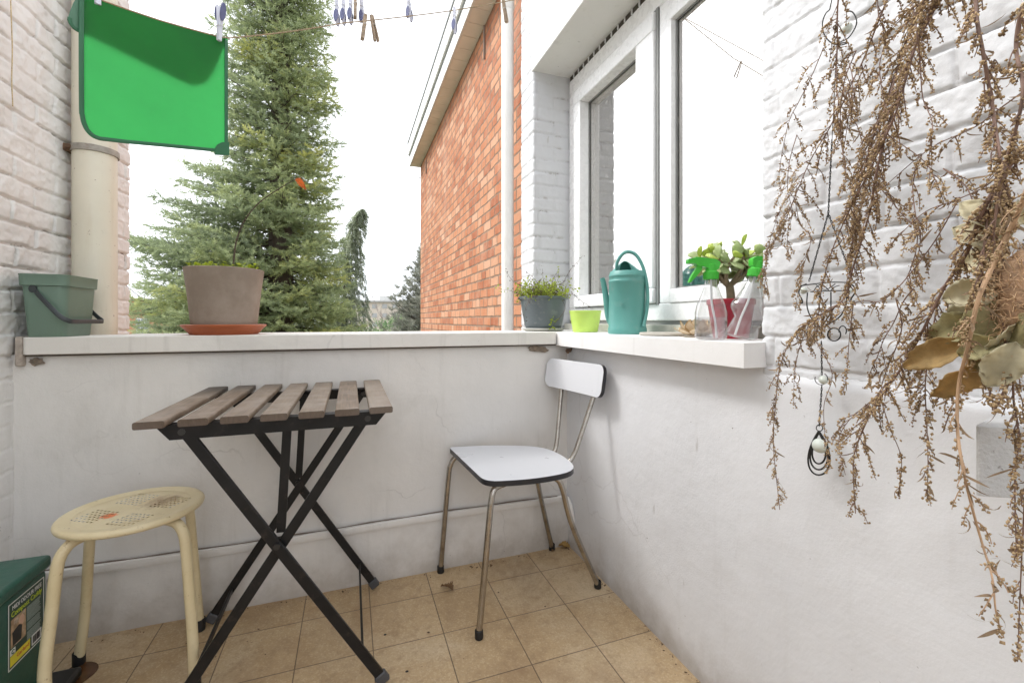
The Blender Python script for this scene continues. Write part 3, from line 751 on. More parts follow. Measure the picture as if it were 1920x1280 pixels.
# ---- compost caddy
BX1, BY0, BY1_, BZ = -.705, 1.10, 1.425, .350
BIN = thing('compost_caddy', 'dark green plastic compost caddy with a printed label and vented lid', 'compost caddy', (-.79, 1.27, 0))
m_green = M('dark_green_plastic', (.014,.085,.058), .36, var=.2, vs=14, bump=.15, bs=240, dirt=(.10,.14,.12), dirt_amt=.3, ds=16)
mb = MB(); mb.bb(-.872, BX1, BY0, BY1_, .030, .318); part('body', mb, m_green, BIN, W=True, bev=.010, bseg=3)
mb = MB(); mb.bb(-.878, BX1+.006, BY0-.006, BY1_+.008, .3185, .350)
lid = part('lid', mb, m_green, BIN, W=True, bev=.009, bseg=3)
for i in range(6):
    y = 1.362 - i*.017
    mb = MB(); mb.bar((-.850, y, .3508), (-.775, y+.002, .3508), .006, .0030); part('vent_slot', mb, m_blk, lid, W=True, sm=False)
mb = MB(); mb.bb(-.874, BX1+.045, BY0, BY1_+.055, 0.002, .028); part('base_tray', mb, M('black_tray', (.012,.013,.013), .45, var=.3), BIN, W=True, bev=.008)
# label on the side that faces right
lx = BX1 + .0010
ly0, ly1, lz0, lz1 = 1.289, 1.409, .160, .306
lab = MB(); lab.bb(lx-.001, lx, ly0, ly1, lz0, lz1); 
LB = part('label', lab, M('label_green', (.010,.045,.028), .35, bump=0), BIN, W=True, sm=False)
m_lw = M('label_white', (.74,.75,.72), .4, bump=0); m_ly = M('label_yellow_green', (.55,.66,.04), .4, bump=0); m_lyy = M('label_yellow', (.80,.70,.04), .4, bump=0)
mb = MB(); e = .0022
for (a,b,c_,d) in ((ly0,ly1,lz0,lz0+e),(ly0,ly1,lz1-e,lz1),(ly0,ly0+e,lz0+e,lz1-e),(ly1-e,ly1,lz0+e,lz1-e)): mb.bb(lx, lx+.0004, a, b, c_, d)
part('label_border', mb, m_lw, LB, W=True, sm=False)
def text(body, size, y, z, mat, name, parent, width=None):
    cu = bpy.data.curves.new(name, 'FONT'); cu.body = body; cu.size = size; cu.extrude = .0002; cu.resolution_u = 3
    ob = bpy.data.objects.new(name, cu); COL.objects.link(ob)
    dg = bpy.context.evaluated_depsgraph_get(); me = bpy.data.meshes.new_from_object(ob.evaluated_get(dg))
    vs_ = np.array([v.co[:] for v in me.vertices]); fs_ = [list(p.vertices) for p in me.polygons]
    bpy.data.objects.remove(ob); bpy.data.curves.remove(cu); bpy.data.meshes.remove(me)
    vs_[:,0] -= vs_[:,0].min()
    if width: vs_[:,0] *= width/vs_[:,0].max()
    mb = MB(); mb.add(np.c_[lx+.0006+vs_[:,2], y+vs_[:,0], z+vs_[:,1]], fs_)
    return part(name, mb, mat, parent, W=True, sm=False)
text('MIDI ODOUR FREE', .0135, ly0+.012, .2885, m_lw, 'printed_heading', LB, .098)
text('Compost Caddy', .0165, ly0+.009, .2735, m_ly, 'printed_name', LB, .102)
text('Garland', .0125, ly0+.026, .1755, M('label_red', (.55,.10,.03), .4, bump=0), 'printed_maker', LB, .040)
mb = MB(); mb.bb(lx, lx+.0004, ly0+.006, ly0+.070, .1665, .1885); part('yellow_panel', mb, m_lyy, LB, W=True, sm=False)
mb = MB(); mb.bb(lx, lx+.0004, ly0+.006, ly0+.022, .190, .203); part('white_panel', mb, m_lw, LB, W=True, sm=False)
mb = MB(); mb.tube([(lx+.0006, ly0+.014+.004*math.cos(t), .1965+.004*math.sin(t)) for t in np.linspace(0.4, 5.6, 14)], .0009, 5); part('recycling_mark', mb, M('mark_green', (.02,.10,.05), .5), LB, W=True)
# photo on the label: black caddy on a wooden worktop with a hand tipping in peel
mb = MB(); mb.bb(lx, lx+.0003, ly0+.008, ly0+.056, .206, .268); ph = part('printed_photo', mb, M('photo_worktop', (.46,.31,.18), .4, var=.5, vs=60, bump=0, dirt=(.75,.70,.62), dirt_amt=.8, ds=50), LB, W=True, sm=False)
mb = MB(); mb.prism(np.array([(0,0),(.026,0),(.029,.030),(.020,.036),(.008,.033),(-.002,.029)]), .0003, np.array([[0,0,1,lx+.0004],[1,0,0,ly0+.014],[0,1,0,.209],[0,0,0,1]])); part('printed_bin', mb, M('photo_black', (.015,.014,.013), .4, bump=0), LB, W=True, sm=False)
mb = MB(); mb.prism(roundpoly([(0,0),(.012,-.004),(.018,.010),(.010,.022),(-.002,.016)], .005, 4), .0003, np.array([[0,0,1,lx+.0004],[1,0,0,ly0+.034],[0,1,0,.242],[0,0,0,1]])); part('printed_hand', mb, M('photo_skin', (.62,.40,.28), .4, bump=0), LB, W=True, sm=False)
mb = MB()
for i in range(30):
    z = .266 - i*.0026
    if i in (13, 21): continue
    mb.bb(lx, lx+.0004, ly0+.060, ly0+.108 - .006*random.random(), z-.0006, z+.0006)
part('small_print', mb, M('print_grey', (.36,.42,.38), .5, bump=0), LB, W=True, sm=False)
mb = MB(); mb.bb(lx, lx+.0004, ly0+.076, ly0+.110, .166, .190); part('barcode_panel', mb, m_lw, LB, W=True, sm=False)
mb = MB(); y = ly0+.079
while y < ly0+.106:
    w_ = random.choice((.0006,.0011,.0016)); mb.bb(lx+.0005, lx+.0008, y, y+w_, .170, .187); y += w_+random.choice((.0007,.0012))
part('barcode', mb, m_blk, LB, W=True, sm=False)

# ---- fallen leaves, spots
def leaf_mesh(L, W_, curl, lobes=0, n=13, m=5, seed=0, twist=0):
    rr = np.random.default_rng(seed); t = np.linspace(0, 1, n); mb = MB(); Vs = []
    wid = np.sin(np.pi*t**.8)**.8*(1 + lobes*np.sin(t*np.pi*6)**2 - lobes*.5)
    for i in range(n):
        for k in np.linspace(-1, 1, m):
            x = t[i]*L; y = k*wid[i]*W_/2
            z = curl*L*math.sin(t[i]*math.pi*.9+.2)*.5 + abs(k)**1.5*wid[i]*W_*.45*(1+.4*math.sin(7*t[i]+twist)) + .04*L*rr.normal()*abs(k)
            a = twist*t[i]; Vs.append((x, y*math.cos(a)-z*math.sin(a)*.4, z*math.cos(a)+y*math.sin(a)))
    fs = [(i*m+k, i*m+k+1, (i+1)*m+k+1, (i+1)*m+k) for i in range(n-1) for k in range(m-1)]
    mb.add(Vs, fs); return mb
def leaf_mat(name, col, tr=.3, vs=30, var=.3, rough=.7):
    t = NT(name); col = np.array(col)
    c = t.mix(t.ramp(t.noise(vs, 5, .65), [(.3,0),(.7,1)]), col*(1-var), np.minimum(col*(1+var), 1))
    p = t.pbsdf(c, rough, 0, t.bump(t.noise(vs*4, 4), .25, .002), .3)
    tl = t.n('ShaderNodeBsdfTranslucent'); t.l(c, tl.inputs['Color'])
    mx = t.n('ShaderNodeMixShader'); mx.inputs[0].default_value = tr; t.l(p, mx.inputs[1]); t.l(tl.outputs[0], mx.inputs[2])
    return t.done(mx.outputs[0])
m_dead = leaf_mat('dead_brown_leaf', (.20,.115,.055), .1)
def fallen(px, py, L, W_, rz, label, seed, lobes=.5, curl=.25, mat=None, z=.003):
    p = atZ(px, py, 0); mb = leaf_mesh(L, W_, curl, lobes, seed=seed, twist=.5)
    V = np.concatenate(mb.v); V[:,0] -= L/2; V[:,2] -= V[:,2].min(); mb.v = [V]
    o = part('fallen_leaf', mb, mat or m_dead, solid=.0008); o.location = (p[0], p[1], z); o.rotation_euler = (0, 0, rz)
    tag(o, label, 'leaf', 'dead leaves on the tiles', 'thing')
fallen(838, 1106, .052, .030, 2.3, 'curled brown dead leaf lying on the tiles left of the front chair leg', 3)
fallen(1058, 1026, .048, .036, -.5, 'brown and yellow dead leaf in the corner behind the chair', 5, mat=leaf_mat('dead_yellow_leaf', (.36,.22,.07), .1))
fallen(477, 1128, .050, .032, .4, 'flat reddish dead leaf by the wall behind the folding table', 8, curl=.1, mat=leaf_mat('dead_red_leaf', (.27,.125,.06), .1))
fallen(921, 1062, .016, .010, 1.0, 'tiny dead leaf scrap at the foot of the parapet between the left chair legs', 9)
fallen(1037, 1034, .013, .010, .3, 'tiny dark leaf scrap beside the back chair foot', 10)
# ================================================================== THINGS ON THE COPING AND THE SILL
CT = .882      # top of coping
ST_ = .8815    # top of sill
def soilmat(): return M('potting_soil', (.055,.038,.026), .95, var=.5, vs=120, bump=1, bs=140, bd=.01)
m_soil = soilmat()
# ---- green kitchen bucket
BK = thing('bucket', 'sage green rectangular kitchen bucket with a dark strap handle, beside the drain pipe', 'bucket', (-.818, 1.716, CT)); BK.scale = (.80, 1, 1)
m_sage = M('sage_plastic', (.155,.235,.185), .45, var=.05, vs=6, bump=.05, bs=300)
mb = MB(); H = .178
def ring(w, d, r, z): q = rrect(w, d, r, 6); return np.c_[q, np.full(len(q), z)]
levels = [(.104,.148,.018,0),(.110,.154,.022,.004),(.128,.172,.024,.142),(.128,.172,.024,.145),(.140,.184,.026,.146),(.142,.186,.026,.174),(.145,.189,.028,.1765),(.145,.189,.028,H),(.136,.180,.024,H),(.124,.168,.022,.14),(.104,.148,.02,.01)]
rs = [ring(*l) for l in levels]; n = len(rs[0])
mb.add(np.concatenate(rs), [(i*n+k, i*n+(k+1)%n, (i+1)*n+(k+1)%n, (i+1)*n+k) for i in range(len(rs)-1) for k in range(n)] + [tuple(range(n))[::-1], tuple((len(rs)-1)*n+k for k in range(n))])
part('body', mb, m_sage, BK, ang=40)
m_strap = M('charcoal_strap', (.035,.042,.045), .4, var=.15)
hp = smooth([(-.022,-.084,.135),(-.005,-.092,.118),(.03,-.099,.085),(.058,-.100,.058),(.076,-.094,.047),(.083,-.075,.044),(.084,0,.044),(.083,.075,.044),(.076,.092,.047),(.058,.098,.058),(.03,.096,.085),(-.022,.084,.135)], 6)
mb = MB(); Vs = []
for i, p in enumerate(hp):
    tdir = np.gradient(hp, axis=0)[i]; tdir /= np.linalg.norm(tdir)
    # strap: 16 mm wide (roughly vertical), 3 mm thick
    nrm = np.array([p[0]*.6, p[1]*(1 if abs(p[1]) > .08 else .25), 0]); nrm -= tdir*np.dot(nrm, tdir); nrm /= np.linalg.norm(nrm)
    bn = np.cross(tdir, nrm); q = rrect(.0035, .0135, .0015, 3)
    Vs.append(p + q[:,0:1]*nrm + q[:,1:2]*bn)
n = len(Vs[0]); mb.add(np.concatenate(Vs), [(i*n+k, i*n+(k+1)%n, (i+1)*n+(k+1)%n, (i+1)*n+k) for i in range(len(hp)-1) for k in range(n)])
hd = part('handle', mb, m_strap, BK)
for y_ in (-1, 1): mb = MB(); mb.tube([(-.024,.070*y_,.136),(-.024,.090*y_,.136)], .011, 14); part('hinge', mb, m_strap, BK)

# ---- flower pot on its saucer with a bare bent stem
pc = atD(422, 615, 1.512); FP = thing('flower_pot', 'large taupe clay pot with a bent bare stem and clover, on an orange saucer', 'flower pot', (pc[0], pc[1], CT))
m_taupe = M('taupe_clay', (.27,.21,.165), .8, var=.08, vs=7, bump=.2, bs=90, dirt=(.40,.335,.28), dirt_amt=.65, ds=7, dthr=(.42,.72))
mb = MB(); mb.lathe([(0,.012),(.104,.012),(.108,.016),(.112,.05),(.124,.16),(.1335,.228),(.1345,.232),(.132,.234),(.126,.232),(.122,.205),(0,.205)], seg=64)
part('pot', mb, m_taupe, FP, ang=40)
mb = MB(); mb.lathe([(0,0),(.112,0),(.116,.004),(.132,.022),(.142,.030),(.143,.034),(.139,.036),(.128,.028),(.112,.010),(0,.0095)], seg=64)
part('saucer', mb, M('terracotta_plastic', (.42,.115,.045), .5, var=.06), FP, ang=40)
mb = MB(); rr = np.random.default_rng(2); g = np.linspace(-.12,.12,26); X_, Y_ = np.meshgrid(g, g); Z_ = .208 + .012*fbm(X_*30, Y_*30, 3, 4); msk = X_**2+Y_**2 < .122**2
idx = np.arange(X_.size).reshape(X_.shape); fs = [(idx[i,j],idx[i,j+1],idx[i+1,j+1],idx[i+1,j]) for i in range(25) for j in range(25) if msk[i,j] and msk[i+1,j+1] and msk[i,j+1] and msk[i+1,j]]
mb.add(np.c_[X_.ravel(), Y_.ravel(), Z_.ravel()], fs); part('soil', mb, m_soil, FP)
m_clover = leaf_mat('clover_green', (.42,.50,.04), .45, 40, .25)
mb = MB()
for i in range(120):
    a = rr.uniform(0, 2*np.pi); r_ = .118*math.sqrt(rr.uniform(.25, 1)); c = np.array([r_*math.cos(a), r_*math.sin(a), rr.uniform(.232, .252)])
    s_ = rr.uniform(.008, .012); az = rr.uniform(0, 6.28); tl = rr.normal(0, .35, 2)
    for k in range(3):
        th = az + k*2.094; u = np.array([math.cos(th), math.sin(th), tl[0]*math.cos(th)+tl[1]*math.sin(th)]); v = np.array([-math.sin(th), math.cos(th), 0])
        mb.add([c, c+u*s_*.5+v*s_*.55, c+u*s_*1.15+v*s_*.4, c+u*s_*.95, c+u*s_*1.15-v*s_*.4, c+u*s_*.5-v*s_*.55], [(0,1,2,3),(0,3,4,5)])
    mb.tube([c, c-np.array([rr.normal(0,.006), rr.normal(0,.006), .03])], .0006, 3)
o = part('clover', mb, m_clover, FP); 
d0 = 1.512
sp = [atD(436, 505, d0), atD(440, 470, d0), atD(447, 440, d0), atD(462, 408, d0-.01), atD(486, 380, d0-.02), atD(520, 356, d0-.03), atD(556, 335, d0-.04)]
mb = MB(); sp[0][2] -= .03; mb.tube(smooth(sp, 8), np.linspace(.0032, .0012, 49), 8); stem = part('bare_stem', mb, M('dark_twig', (.075,.055,.035), .7, var=.3), FP, W=True)
lf = leaf_mesh(.050, .020, .15, .6, n=15, seed=4, twist=.2); V = np.concatenate(lf.v); a = atD(556, 335, d0-.04); b = atD(582, 366, d0-.04)
Fm = frame(a, b-a, ray(560, 340)*-1 + np.array([0,.0,.3])); Fm2 = np.array(Fm); Fm2[:3,1], Fm2[:3,2] = Fm[:3,2]*-1, Fm[:3,1]; lf.v = [V @ Fm2[:3,:3].T + a]
[setattr(q_, 'scale', (.87,.87,.94)) for q_ in FP.children if q_ is not stem]
part('autumn_leaf', lf, leaf_mat('orange_leaf', (.62,.16,.04), .45, 60), stem, W=True)

# ---- grey planter with straggly plants
pc = np.array([.806, 1.812]); PL = thing('planter', 'slate grey plastic planter full of straggly small leaved plants, beside the downpipe', 'planter', (pc[0], pc[1], ST_))
m_slate = M('slate_plastic', (.105,.128,.140), .42, var=.07, vs=9, bump=.06, dirt=(.35,.35,.33), dirt_amt=.35, ds=20)
mb = MB(); mb.lathe([(0,.008),(.072,.008),(.078,.012),(.084,.030),(.094,.085),(.103,.138),(.109,.140),(.111,.143),(.111,.150),(.107,.152),(.100,.146),(.098,.125),(0,.125)], seg=56); part('pot', mb, m_slate, PL, ang=40)
mb = MB(); mb.lathe([(0,0),(.078,0),(.090,.006),(.095,.012),(.093,.014),(.078,.006),(0,.0055)], seg=48); part('saucer', mb, M('pale_saucer', (.44,.44,.41), .6), PL, ang=40)
mb = MB(); mb.lathe([(0,.133),(.06,.134),(.099,.130)], seg=30); part('soil', mb, m_soil, PL)
m_ygl = leaf_mat('yellow_green_leaflet', (.33,.40,.06), .45, 50, .35); m_ygl2 = leaf_mat('dark_dry_leaflet', (.075,.045,.035), .2, 50, .4); m_twig = M('thin_brown_twig', (.115,.075,.05), .8, var=.4, vs=60)
tw, lg_, dl = MB(), MB(), MB(); rr = np.random.default_rng(21)
def leaflet(mb, c, s_, rr):
    u = rr.normal(size=3); u /= np.linalg.norm(u); v = np.cross(u, rr.normal(size=3)); v /= np.linalg.norm(v); w_ = np.cross(u, v)
    mb.add([c, c+u*s_*.5+v*s_*.36+w_*s_*.1, c+u*s_, c+u*s_*.5-v*s_*.36+w_*s_*.1], [(0,1,2,3)])
for i in range(165):
    a = rr.uniform(0, 2*np.pi); r_ = .095*math.sqrt(rr.random()); b0 = np.array([r_*math.cos(a), r_*math.sin(a), .13])
    out_ = np.array([math.cos(a), math.sin(a), 0])*r_/.095; L = rr.uniform(.05, .135)*(1.15 if i % 9 == 0 else .8); dead = rr.random() < (.25 if b0[0]+b0[1] < 0 else .45)
    p = b0.copy(); d = out_*rr.uniform(.1,.8) + np.array([rr.normal(0,.25), rr.normal(0,.25), 1.0]); d /= np.linalg.norm(d); pts = [p.copy()]
    for k in range(7):
        d = d + rr.normal(0, .22, 3) + np.array([0,0,-.05 if k > 3 else .03]); d /= np.linalg.norm(d); p = p + d*L/7; pts.append(p.copy())
        for q in range(3 if not dead else 2):
            leaflet(dl if dead else lg_, p + rr.normal(0, .005, 3), rr.uniform(.007,.0145) if not dead else rr.uniform(.005,.010), rr)
    tw.tube(pts, np.linspace(.0011, .0005, 8), 4)
for pp in ([(.05,.02,.14),(.075,-.02,.20),(.10,-.07,.27),(.135,-.11,.325)], [(-.03,-.07,.14),(-.09,-.10,.15),(-.13,-.115,.10),(-.14,-.125,.03)], [(.06,-.06,.14),(.09,-.10,.16),(.12,-.13,.13),(.15,-.15,.105)], [(-.06,-.03,.14),(-.10,-.03,.19),(-.15,-.02,.215),(-.19,-.03,.26)], [(.0,.0,.14),(-.03,.01,.22),(-.07,.02,.26)], [(.02,-.02,.14),(.03,-.03,.22),(.045,-.06,.27)]):
    q = smooth(pp, 6); tw.tube(q, np.linspace(.0012, .0005, len(q)), 4)
    for c in q[4:]: leaflet(dl, c + rr.normal(0, .004, 3), .007, rr)
for i in range(26):   # the sprig that spills over the rim at the front
    leaflet(lg_, np.array([-.002, -.100, .035]) + rr.normal(0, .012, 3)*np.array([1,.5,1.3]), rr.uniform(.009,.015), rr)
q = smooth([(.045,-.085,.145),(.05,-.115,.10),(.025,-.115,.06),(0,-.105,.03)], 6); tw.tube(q, .001, 4)
part('twigs', tw, m_twig, PL); part('green_leaves', lg_, m_ygl, PL, sm=False); part('dry_leaves', dl, m_ygl2, PL, sm=False)

# ---- lime pot
LP_ = thing('lime_pot', 'small empty lime green faceted pot between the grey planter and the watering can', 'flower pot', (.898, 1.600, ST_))
m_lime = M('lime_plastic', (.50,.68,.13), .45, var=.05, vs=8, bump=.05, dirt=(.4,.42,.2), dirt_amt=.3)
mb = MB(); rs = []; N = 40
for (r_, z, fac) in ((.046,0,.0),(.050,.002,.2),(.056,.022,1),(.0605,.052,.6),(.063,.080,0),(.0645,.081,0),(.0645,.087,0),(.061,.087,0),(.059,.075,0),(.052,.01,0)):
    a = np.linspace(0, 2*np.pi, N, endpoint=False); k = 1 - fac*.05*np.abs(np.sin(a*4 + z*25)); rs.append(np.c_[r_*k*np.cos(a), r_*k*np.sin(a), np.full(N, z)])
mb.add(np.concatenate(rs), [(i*N+k, i*N+(k+1)%N, (i+1)*N+(k+1)%N, (i+1)*N+k) for i in range(len(rs)-1) for k in range(N)] + [tuple(range(N))[::-1], tuple((len(rs)-1)*N+k for k in range(N))])
part('pot', mb, m_lime, LP_, ang=22)

# ---- watering can
wcx, wcy = atD(1176, 610, 1.56)[:2]; WC = thing('watering_can', 'tall teal plastic watering can with an arched handle on the window sill', 'watering can', (wcx, wcy, ST_), rz=R(-26))
m_teal = M('teal_plastic', (.10,.31,.275), .42, var=.05, vs=7, bump=.06, dirt=(.25,.36,.33), dirt_amt=.3, ds=18)
mb = MB(); sx, sy = 1.0, .9
mb.lathe([(0,0),(.064,0),(.0665,.004),(.0665,.020),(.0645,.024),(.0635,.10),(.0625,.176),(.0645,.179),(.0645,.185),(.0622,.188),(.0620,.198),(.0640,.201),(.0635,.206),(.0612,.209),(.0600,.216),(.0570,.219),(.0560,.214),(.0560,.05),(0,.05)], seg=56, sx=sx, sy=sy)
part('body', mb, m_teal, WC, ang=35)
# hood over the back of the opening
mb = MB(); Vs = []; na, nb = 22, 8
for i in range(na+1):
    a = math.pi*i/na     # across the back half
    for j in range(nb+1):
        b = j/nb; r_ = .060*(1-.55*b**1.6); Vs.append((r_*sx*math.cos(a)*(1-.25*b) - .006*b, .060*sy*math.sin(a)*(1-.80*b) , .214 + .042*math.sin(b*math.pi/2)*math.sin(a)**.8))
fs = [(i*(nb+1)+j, (i+1)*(nb+1)+j, (i+1)*(nb+1)+j+1, i*(nb+1)+j+1) for i in range(na) for j in range(nb)]
mb.add(Vs, fs); part('hood', mb, m_teal, WC, solid=.003, ang=60)
# handle: from the hood up, over and down the right-hand side
hp = smooth([(-.036,.006,.222),(-.034,.0,.252),(-.016,-.006,.280),(.006,-.010,.286),(.030,-.014,.272),(.050,-.020,.232),(.062,-.026,.175),(.064,-.032,.120),(.058,-.040,.072),(.048,-.050,.035),(.046,-.053,.028)], 8)
mb = MB(); Vs = []; G = np.gradient(hp, axis=0)
for i, p in enumerate(hp):
    tdir = G[i]/np.linalg.norm(G[i]); bn = np.array([0.15,1,0]); bn -= tdir*np.dot(bn, tdir); bn /= np.linalg.norm(bn); nn = np.cross(tdir, bn)
    k = 1 - .35*max(0, (i-60)/20); q = rrect(.016*k, .011, .0045, 4); Vs.append(p + q[:,0:1]*bn + q[:,1:2]*nn)
n = len(Vs[0]); mb.add(np.concatenate(Vs), [(i*n+k, i*n+(k+1)%n, (i+1)*n+(k+1)%n, (i+1)*n+k) for i in range(len(hp)-1) for k in range(n)] + [tuple(range(n))[::-1], tuple((len(hp)-1)*n+k for k in range(n))])
part('handle', mb, m_teal, WC)
q = smooth([(-.045,.030,.030),(-.060,.030,.060),(-.069,.028,.120),(-.077,.026,.170),(-.084,.024,.200)], 6)
mb = MB(); mb.tube(q, np.linspace(.014, .0085, len(q)), 16); part('spout', mb, m_teal, WC)
mb = MB()
for s_ in (0, 1):
    q = np.array([(-.030+.006*s_, -.0513+.002*s_, .098), (-.024+.006*s_, -.0535, .106), (-.018+.006*s_, -.0548, .098), (-.024+.006*s_, -.0535, .090)]); mb.tube(q*np.array([1,1.02,1]) + np.array([0,-.0006,0]), .0009, 5, closed=True)
part('embossed_mark', mb, m_teal, WC)

# ---- flat stone disc
p = (.925, 1.150); mb = MB(); mb.lathe([(0,0),(.070,0),(.075,.003),(.075,.007),(.072,.010),(0,.0105)], seg=48)
o = part('stone_disc', mb, M('grey_disc', (.42,.39,.34), .7, var=.1, bump=.2)); o.location = (*p, ST_); tag(o, 'flat round grey stone disc lying on the sill right of the watering can', 'coaster', kind='thing')

# ---- wire lotus candle holder
LT = thing('lotus_candle_holder', 'gold wire lotus candle holder with cream petals behind the spray bottle', 'candle holder', (.930, 1.010, ST_))
m_cream = leaf_mat('cream_petal', (.66,.54,.38), .35, 30, .1); m_gold = M('gold_wire', (.45,.28,.11), .35, .8)
pet, wir = MB(), MB()
for tier, (nn, r0, L, tilt) in enumerate(((9,.020,.050,35),(9,.024,.044,62),(7,.014,.046,12))):
    for k in range(nn):
        a = 2*np.pi*(k+.5*(tier % 2))/nn; er = np.array([math.cos(a), math.sin(a), 0]); et = np.array([-math.sin(a), math.cos(a), 0]); ez = np.array([0,0,1.])
        ax = er*math.sin(R(tilt)) + ez*math.cos(R(tilt)); b0 = er*r0 + ez*.006
        tt = np.linspace(0, 1, 8); wd = .017*np.sin(np.pi*tt**.75)
        Lf = [b0 + ax*L*t - et*w_ + er*.006*math.sin(t*3) for t, w_ in zip(tt, wd)]; Rt = [b0 + ax*L*t + et*w_ + er*.006*math.sin(t*3) for t, w_ in zip(tt, wd)]
        pet.add(Lf+Rt, [(i, i+1, 8+i+1, 8+i) for i in range(7)]); wir.tube(Lf + Rt[::-1][1:], .0007, 4, closed=True)
pet.lathe([(0,.002),(.022,.002),(.022,.026),(0,.026)], seg=20)
part('petals', pet, m_cream, LT, ang=60); part('wire_frame', wir, m_gold, LT)
mb = MB(); mb.lathe([(0,0),(.036,0),(.038,.003),(.034,.006),(0,.006)], seg=28); part('glass_base', mb, M('pale_glass_base', (.55,.52,.48), .15), LT)

# ---- jade plant in a red pot
JP = thing('jade_plant', 'jade plant with thick pale green leaves in a red pot by the window', 'potted plant', (.950, .913, ST_))
m_red = M('red_pot_plastic', (.33,.010,.028), .35, var=.08, bump=.05)
mb = MB(); mb.lathe([(0,0),(.040,0),(.043,.003),(.056,.088),(.0585,.089),(.0595,.092),(.0595,.103),(.056,.104),(.053,.098),(.052,.085),(0,.085)], seg=48); part('pot', mb, m_red, JP, ang=40)
mb = MB()
for i in range(70):
    a = rr.uniform(0, 6.28); r_ = .050*math.sqrt(rr.random()); s_ = rr.uniform(.006, .013)
    mb.lathe([(0,-s_*.6),(s_*.8,-s_*.3),(s_,0),(s_*.7,s_*.5),(0,s_*.65)], c=(r_*math.cos(a), r_*math.sin(a), .092+rr.uniform(0,.008)), seg=8)
part('pebble_soil', mb, M('pebbly_soil', (.10,.075,.06), .9, var=.5, vs=70), JP)
m_bark = M('jade_bark', (.26,.20,.135), .75, var=.25, vs=50, bump=.4)
m_jade = leaf_mat('jade_leaf', (.52,.60,.32), .4, 35, .22, .38); m_jade2 = leaf_mat('jade_new_leaf', (.60,.70,.18), .35, 35, .15, .4)
jst, jl1, jl2 = MB(), MB(), MB()
def jleaf(mb, c, d, up, L, W_):
    d = d/np.linalg.norm(d); up = up - d*np.dot(up, d); up /= np.linalg.norm(up)+1e-9; sd = np.cross(d, up); Vs = []; N, K = 7, 8
    for i in range(N):
        t = i/(N-1); w_ = W_*(math.sin(math.pi*min(1, .06+.86*t**1.35))**.75)*(0.5 if i == 0 else 1)*(0.05 if i == N-1 else 1); th = w_*.24
        bend = .14*L*math.sin(t*math.pi*.5)**2
        for k in range(K):
            a = 2*math.pi*k/K; Vs.append(c + d*L*t + up*bend + sd*w_*math.cos(a) + up*(th*math.sin(a) + .18*w_*abs(math.cos(a))))
    mb.add(Vs, [(i*K+k, i*K+(k+1)%K, (i+1)*K+(k+1)%K, (i+1)*K+k) for i in range(N-1) for k in range(K)])
def jbranch(p, d, L, r_, lvl):
    pts = [p]; q = p.copy(); dd = d/np.linalg.norm(d)
    for k in range(5):
        dd = dd + rr.normal(0, .10, 3) + np.array([0,0,.10]); dd /= np.linalg.norm(dd); q = q + dd*L/5; pts.append(q.copy())
    jst.tube(pts, np.linspace(r_, r_*.7, 6), 8)
    if lvl == 0:
        az = rr.uniform(0, 3.14)
        for s_ in range(3):
            base = q - dd*s_*.016
            for e in range(2):
                th = az + s_*1.57 + e*math.pi; x = np.cross(dd, [math.cos(th), math.sin(th), .3]); x /= np.linalg.norm(x)
                el = .95 if s_ == 0 else .35 - .30*s_
                jleaf(jl2 if (s_ == 0 and rr.random() < .55) else jl1, base, x + dd*el, dd, rr.uniform(.032,.046)*(.8 if s_ == 0 else 1), rr.uniform(.0135,.0185))
    else:
        for e in range(2 if rr.random() < .7 else 3):
            nd = dd + rr.normal(0, .62, 3); nd[2] = max(nd[2], .12); jbranch(q, nd, L*rr.uniform(.5,.75), r_*.72, lvl-1)
trunk0 = np.array([-.006, -.004, .085]); jst.tube(smooth([trunk0, trunk0+[.002,0,.03], trunk0+[.0,.003,.058]], 5), np.linspace(.0115,.0095,11), 10)
camd = np.array([_c, -_s, 0])      # direction that runs to the right in the photograph
for (sx_, dep_, L) in ((-.95,.1,.062),(-.60,-.5,.058),(-.20,.35,.066),(.25,-.3,.068),(.62,.2,.060),(1.0,-.1,.058),(.1,.9,.05),(-1.2,-.1,.05),(.5,-.8,.055)):
    jbranch(trunk0 + [0,.003,.052], camd*sx_*1.15 + np.array([_s, _c, 0])*dep_*.7 + np.array([0,0,.62]), L, .0062, 1)
tr_ = part('stems', jst, m_bark, JP); part('leaves', jl1, m_jade, JP, ang=180); part('new_leaves', jl2, m_jade2, JP, ang=180)
# small wooden plaque leaning behind the pot
mb = MB(); q = np.r_[[(-.022,0),(.022,0)], [(.022*math.cos(t), .045+.022*math.sin(t)) for t in np.linspace(0, math.pi, 14)]]
mb.prism(q, .008, frame((0,0,0),(camd[0],camd[1],0),(0,0,1))); o = part('wooden_plaque', mb, M('pale_wood_plaque', (.50,.36,.24), .6, var=.15), bev=.001); o.location = (.985, .995, ST_); tag(o, 'small arched plain wooden plaque standing against the window between lotus and red pot', 'plaque', kind='thing')
o.location[2] = ST_ + .0335

